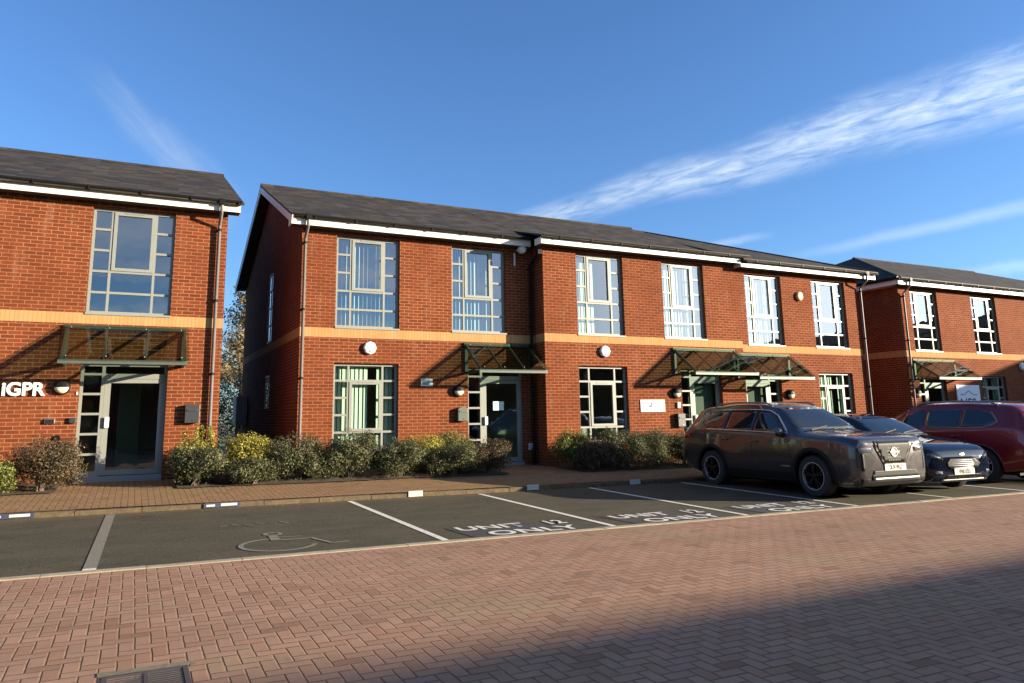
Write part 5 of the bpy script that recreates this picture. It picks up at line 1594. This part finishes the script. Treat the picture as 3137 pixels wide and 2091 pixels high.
sp_suv = dict(
    trim=[[(1.50, 1.108), (3.80, 1.165), (3.80, 1.185), (1.55, 1.122)], [(1.58, 1.14), (1.93, 1.44), (2.15, 1.53), (2.45, 1.552), (3.30, 1.558), (3.60, 1.545), (3.60, 1.565), (3.30, 1.575), (2.45, 1.57), (2.14, 1.55), (1.90, 1.455), (1.54, 1.14)]],
    arch=0.085, rim=RIML, spokemat=RIMD, spokes=5, handlemat=GREY, sill=0.19,
    handles=[(2.27, 0.18, 0.93), (3.12, 0.18, 0.955)],
    seams=[[(1.40, 0.42), (1.408, 0.42), (1.50, 1.06), (1.492, 1.06)], [(2.44, 0.42), (2.448, 0.42), (2.448, 1.09), (2.44, 1.09)], [(3.30, 0.80), (3.308, 0.80), (3.36, 1.10), (3.352, 1.10)]],
    mirror=(1.66, 1.13),
    decals=[
        ('grille_surround', [(-0.47, 0.985), (0.47, 0.985), (0.47, 0.90), (0.27, 0.585), (-0.27, 0.585), (-0.47, 0.90)], 'front', GREY, 0.010, {}),
        ('grille', [(-0.41, 0.965), (0.41, 0.965), (0.41, 0.90), (0.24, 0.62), (-0.24, 0.62), (-0.41, 0.90)], 'front', GRIL, 0.013, {}),
        ('headlamp', [(0.52, 0.80), (0.80, 0.82), (0.80, 0.885), (0.50, 0.875)], 'front', LAMP, 0.008, {}),
        ('headlamp', [(-0.52, 0.80), (-0.80, 0.82), (-0.80, 0.885), (-0.50, 0.875)], 'front', LAMP, 0.008, {}),
        ('daytime_lamp', [(0.46, 0.945), (0.76, 0.925), (0.76, 0.90), (0.46, 0.915)], 'front', LAMP, 0.006, {}),
        ('daytime_lamp', [(-0.46, 0.945), (-0.76, 0.925), (-0.76, 0.90), (-0.46, 0.915)], 'front', LAMP, 0.006, {}),
        ('bumper_vent', [(0.72, 0.50), (0.765, 0.50), (0.765, 0.79), (0.72, 0.79)], 'front', CLAD, 0.006, {}),
        ('bumper_vent', [(-0.72, 0.50), (-0.765, 0.50), (-0.765, 0.79), (-0.72, 0.79)], 'front', CLAD, 0.006, {}),
        ('lower_intake', [(-0.60, 0.36), (0.60, 0.36), (0.52, 0.50), (-0.52, 0.50)], 'front', GRIL, 0.006, {}),
        ('lower_bumper', [(-0.76, 0.24), (0.76, 0.24), (0.80, 0.37), (-0.80, 0.37)], 'front', CLAD, 0.004, {}),
        ('skid_bar', [(-0.56, 0.335), (0.56, 0.335), (0.56, 0.385), (-0.56, 0.385)], 'front', SILV, 0.03, {'thick': 0.02}),
        ('rear_lamp', [(4.36, 0.98), (4.58, 0.96), (4.60, 1.06), (4.30, 1.09)], 1, REDL, 0.006, {}),
        ('rear_lamp', [(4.36, 0.98), (4.58, 0.96), (4.60, 1.06), (4.30, 1.09)], -1, REDL, 0.006, {}),
        ('hybrid_badge', [(1.48, 0.50), (1.70, 0.50), (1.70, 0.525), (1.48, 0.525)], -1, SILV, 0.005, {}),
    ])
PX, PY = 11.90, 8.74
root, dec = car('parked_car', 'dark bronze grey SUV parked nose out with silver mesh grille', 'car', (PX, PY, gz(PX, PY + 2)), R(-2.0), suv, GREY, (0.95, 3.66), 0.365, 0.235, 0.905, wins_suv,
    [[(1.60, 1.12), (1.93, 1.44), (2.15, 1.54), (2.45, 1.56), (3.40, 1.56), (3.75, 1.53), (4.06, 1.32), (3.80, 1.19), (3.0, 1.14)]],
    [(-0.76, 1.185), (0.76, 1.185), (0.575, 1.585), (-0.575, 1.585)], [(-0.60, 1.16), (0.60, 1.16), (0.50, 1.50), (-0.50, 1.50)], sp_suv)
number_plate(root, 'DL74 WLU', -0.012, 0.545, PLATEW)
b = MB(); b.lathe([(0.085, -0.003), (0.085, -0.018), (0.066, -0.018), (0.066, -0.008)], (0, -0.006, 0.80), 'y', 28); b.box((-0.115, -0.032, 0.787), (0.115, -0.02, 0.813)); b.build('round_emblem', CHROME, root)
b = MB()
for j in range(6):
    zz = 0.65 + j * 0.052; hw = 0.22 + (zz - 0.62) * 0.52
    n = int(hw / 0.042)
    for i in range(-n, n + 1):
        x = i * 0.042 + (0.021 if j % 2 else 0)
        b.box((x - 0.011, -0.015 - 0.0 + 0.045 * (abs(x) ** 2) * 2, zz), (x + 0.011, 0.012 + 0.045 * (abs(x) ** 2) * 2, zz + 0.022))
b.build('grille_mesh', mat('grille_mesh_grey', (0.022, 0.022, 0.022), 0.45, 0.3), root)
for sx in (-1, 1):
    b = MB(); b.tube([(sx * 0.56, 2.15, 1.63), (sx * 0.57, 2.3, 1.69), (sx * 0.56, 3.1, 1.715), (sx * 0.55, 3.7, 1.685), (sx * 0.54, 3.85, 1.64)], 0.018, 8); b.build('roof_rail', SILV, root, smooth=True)
b = MB(); b.beam((-0.05, 1.72, 1.40), (0.05, 1.72, 1.40), 0.1, 0.05); b.build('rear_view_mirror', CLAD, root)

# --- dark blue hatchback
NAVYP = paint('dark_blue_paint', (0.004, 0.006, 0.014), 0.0, 0.45)
hat = [
    (0.00, .32, .58, .62, .60, .58, .66, .54, .68),
    (0.06, .24, .72, .77, .70, .73, .76, .66, .78),
    (0.20, .19, .80, .85, .79, .82, .84, .72, .865),
    (0.50, .17, .83, .89, .86, .87, .905, .76, .935),
    (0.95, .17, .84, .90, .90, .88, .955, .76, 1.0),
    (1.18, .17, .84, .90, .92, .88, .99, .76, 1.035),
    (1.60, .17, .84, .90, .945, .88, 1.20, .66, 1.245),
    (2.05, .17, .84, .90, .96, .875, 1.375, .58, 1.425),
    (2.50, .17, .84, .90, .965, .87, 1.41, .56, 1.47),
    (3.10, .17, .84, .90, .985, .865, 1.39, .55, 1.45),
    (3.60, .19, .83, .89, 1.01, .85, 1.33, .54, 1.39),
    (3.95, .24, .80, .88, 1.01, .83, 1.20, .55, 1.25),
    (4.22, .30, .76, .84, .95, .79, 1.01, .62, 1.04),
    (4.33, .36, .70, .78, .82, .72, .88, .62, .90),
    (4.36, .44, .62, .70, .72, .64, .78, .56, .80)]
sp_h = dict(trim=None, arch=0.02, archmat=NAVYP, sill=0.05, sillmat=NAVYP, rim=RIML, spokemat=RIML, spokes=5,
    handles=[(2.25, 0.17, 0.82), (3.0, 0.17, 0.84)],
    seams=[[(1.30, 0.36), (1.308, 0.36), (1.38, 0.92), (1.372, 0.92)], [(2.36, 0.36), (2.368, 0.36), (2.368, 0.95), (2.36, 0.95)]],
    mirror=(1.60, 0.99),
    decals=[
        ('grille', [(-0.44, 0.535), (-0.33, 0.625), (0.33, 0.625), (0.44, 0.535), (0.36, 0.44), (-0.36, 0.44)], 'front', GRIL, 0.008, {}),
        ('headlamp', [(0.50, 0.66), (0.78, 0.745), (0.76, 0.665), (0.52, 0.60)], 'front', LAMPD, 0.008, {}),
        ('headlamp', [(-0.50, 0.66), (-0.78, 0.745), (-0.76, 0.665), (-0.52, 0.60)], 'front', LAMPD, 0.008, {}),
        ('headlamp_reflector', [(0.56, 0.66), (0.68, 0.695), (0.68, 0.66), (0.57, 0.63)], 'front', LAMP, 0.012, {}),
        ('headlamp_reflector', [(-0.56, 0.66), (-0.68, 0.695), (-0.68, 0.66), (-0.57, 0.63)], 'front', LAMP, 0.012, {}),
        ('fog_lamp', [(0.56, 0.36), (0.70, 0.37), (0.69, 0.42), (0.57, 0.41)], 'front', LAMP, 0.008, {}),
        ('fog_lamp', [(-0.56, 0.36), (-0.70, 0.37), (-0.69, 0.42), (-0.57, 0.41)], 'front', LAMP, 0.008, {}),
        ('lower_intake', [(-0.48, 0.27), (0.48, 0.27), (0.44, 0.34), (-0.44, 0.34)], 'front', GRIL, 0.006, {}),
        ('lower_splitter', [(-0.55, 0.235), (0.55, 0.235), (0.55, 0.262), (-0.55, 0.262)], 'front', SILV, 0.02, {'thick': 0.015}),
    ])
PX, PY = 13.88, 8.80
root, dec = car('parked_car', 'dark blue hatchback with chrome barred grille parked between the two SUVs', 'car', (PX, PY, gz(PX, PY + 2)), R(-5.0), hat, NAVYP, (0.88, 3.53), 0.325, 0.21, 0.885,
    [[(1.60, 1.0), (2.34, 0.99), (2.34, 1.345), (2.08, 1.335), (1.82, 1.235)], [(2.40, 0.99), (3.15, 1.015), (3.15, 1.34), (2.40, 1.355)], [(3.20, 1.02), (3.55, 1.06), (3.50, 1.20), (3.20, 1.325)]], None,
    [(-0.72, 1.05), (0.72, 1.05), (0.54, 1.375), (-0.54, 1.375)], [(-0.52, 1.05), (0.52, 1.05), (0.46, 1.24), (-0.46, 1.24)], sp_h)
number_plate(root, 'VP68 UOU', -0.012, 0.395, PLATEW)
b = MB()
for j in range(5):
    zz = 0.465 + j * 0.033; hw = 0.40 - abs(zz - 0.53) * 0.9
    b.tube([(-hw, 0.03, zz), (-hw * 0.6, -0.012, zz), (0, -0.022, zz), (hw * 0.6, -0.012, zz), (hw, 0.03, zz)], 0.0085, 8)
b.build('grille_bars', mat('grille_chrome', (0.30, 0.30, 0.30), 0.3, 0.9), root, smooth=True)
b = MB(); b.lathe([(0.05, -0.002), (0.05, -0.012), (0.03, -0.016)], (0, 0.012, 0.69), 'y', 20, sx=1.5, sz=0.6); b.build('oval_emblem', CHROME, root)

# --- dark red SUV, nose to the building
REDP = paint('dark_red_metallic', (0.16, 0.004, 0.010), 0.45)
rs = []
for row in suv:
    r_ = list(row); rs.append(tuple(r_))
sp_r = dict(trim=[[(1.50, 1.100), (3.75, 1.150), (3.95, 1.20), (4.06, 1.28), (3.86, 1.505), (3.84, 1.49), (4.02, 1.285), (3.92, 1.225), (3.74, 1.172), (1.55, 1.122)]],
    trimmat=SILV, arch=0.03, archmat=REDP, sill=0.14, rim=RIML, spokemat=RIML, spokes=7, twin=False,
    handles=[(2.27, 0.18, 0.93), (3.12, 0.18, 0.955)], seams=sp_suv['seams'], mirror=(1.66, 1.13),
    decals=[('rear_lamp', [(-0.86, 0.88), (-0.60, 0.90), (-0.60, 1.03), (-0.84, 1.10)], 'rear', REDL, 0.006, {}), ('rear_lamp', [(0.86, 0.88), (0.60, 0.90), (0.60, 1.03), (0.84, 1.10)], 'rear', REDL, 0.006, {}),
            ('lower_bumper', [(-0.74, 0.37), (0.74, 0.37), (0.78, 0.52), (-0.78, 0.52)], 'rear', CLAD, 0.006, {}),
            ('headlamp', [(0.52, 0.80), (0.80, 0.82), (0.80, 0.92), (0.50, 0.90)], 'front', LAMP, 0.008, {}), ('headlamp', [(-0.52, 0.80), (-0.80, 0.82), (-0.80, 0.92), (-0.50, 0.90)], 'front', LAMP, 0.008, {}),
            ('grille', [(-0.42, 0.86), (0.42, 0.86), (0.34, 0.64), (-0.34, 0.64)], 'front', GRIL, 0.008, {})])
PX, PY = 17.15, 8.95
root, dec = car('parked_car', 'dark red SUV parked nose in at the right edge of the photo', 'car', (PX, PY + 4.68, gz(PX, PY + 2)), math.pi + R(1.0), rs, REDP, (0.95, 3.66), 0.365, 0.235, 0.905, wins_suv, None,
    [(-0.76, 1.185), (0.76, 1.185), (0.575, 1.585), (-0.575, 1.585)], [(-0.62, 1.14), (0.62, 1.14), (0.52, 1.50), (-0.52, 1.50)], sp_r)
number_plate(root, 'GK19 XAN', 4.70, 0.66, PLATEY, True)
for sx in (-1, 1):
    b = MB(); b.tube([(sx * 0.56, 2.15, 1.63), (sx * 0.57, 2.3, 1.70), (sx * 0.56, 3.1, 1.725), (sx * 0.55, 3.8, 1.69), (sx * 0.54, 3.95, 1.63)], 0.02, 8); b.build('roof_rail', SILV, root, smooth=True)
for o in COL.objects:
    if o.name.startswith('parked_car'): o['group'] = 'cars parked in the bays'
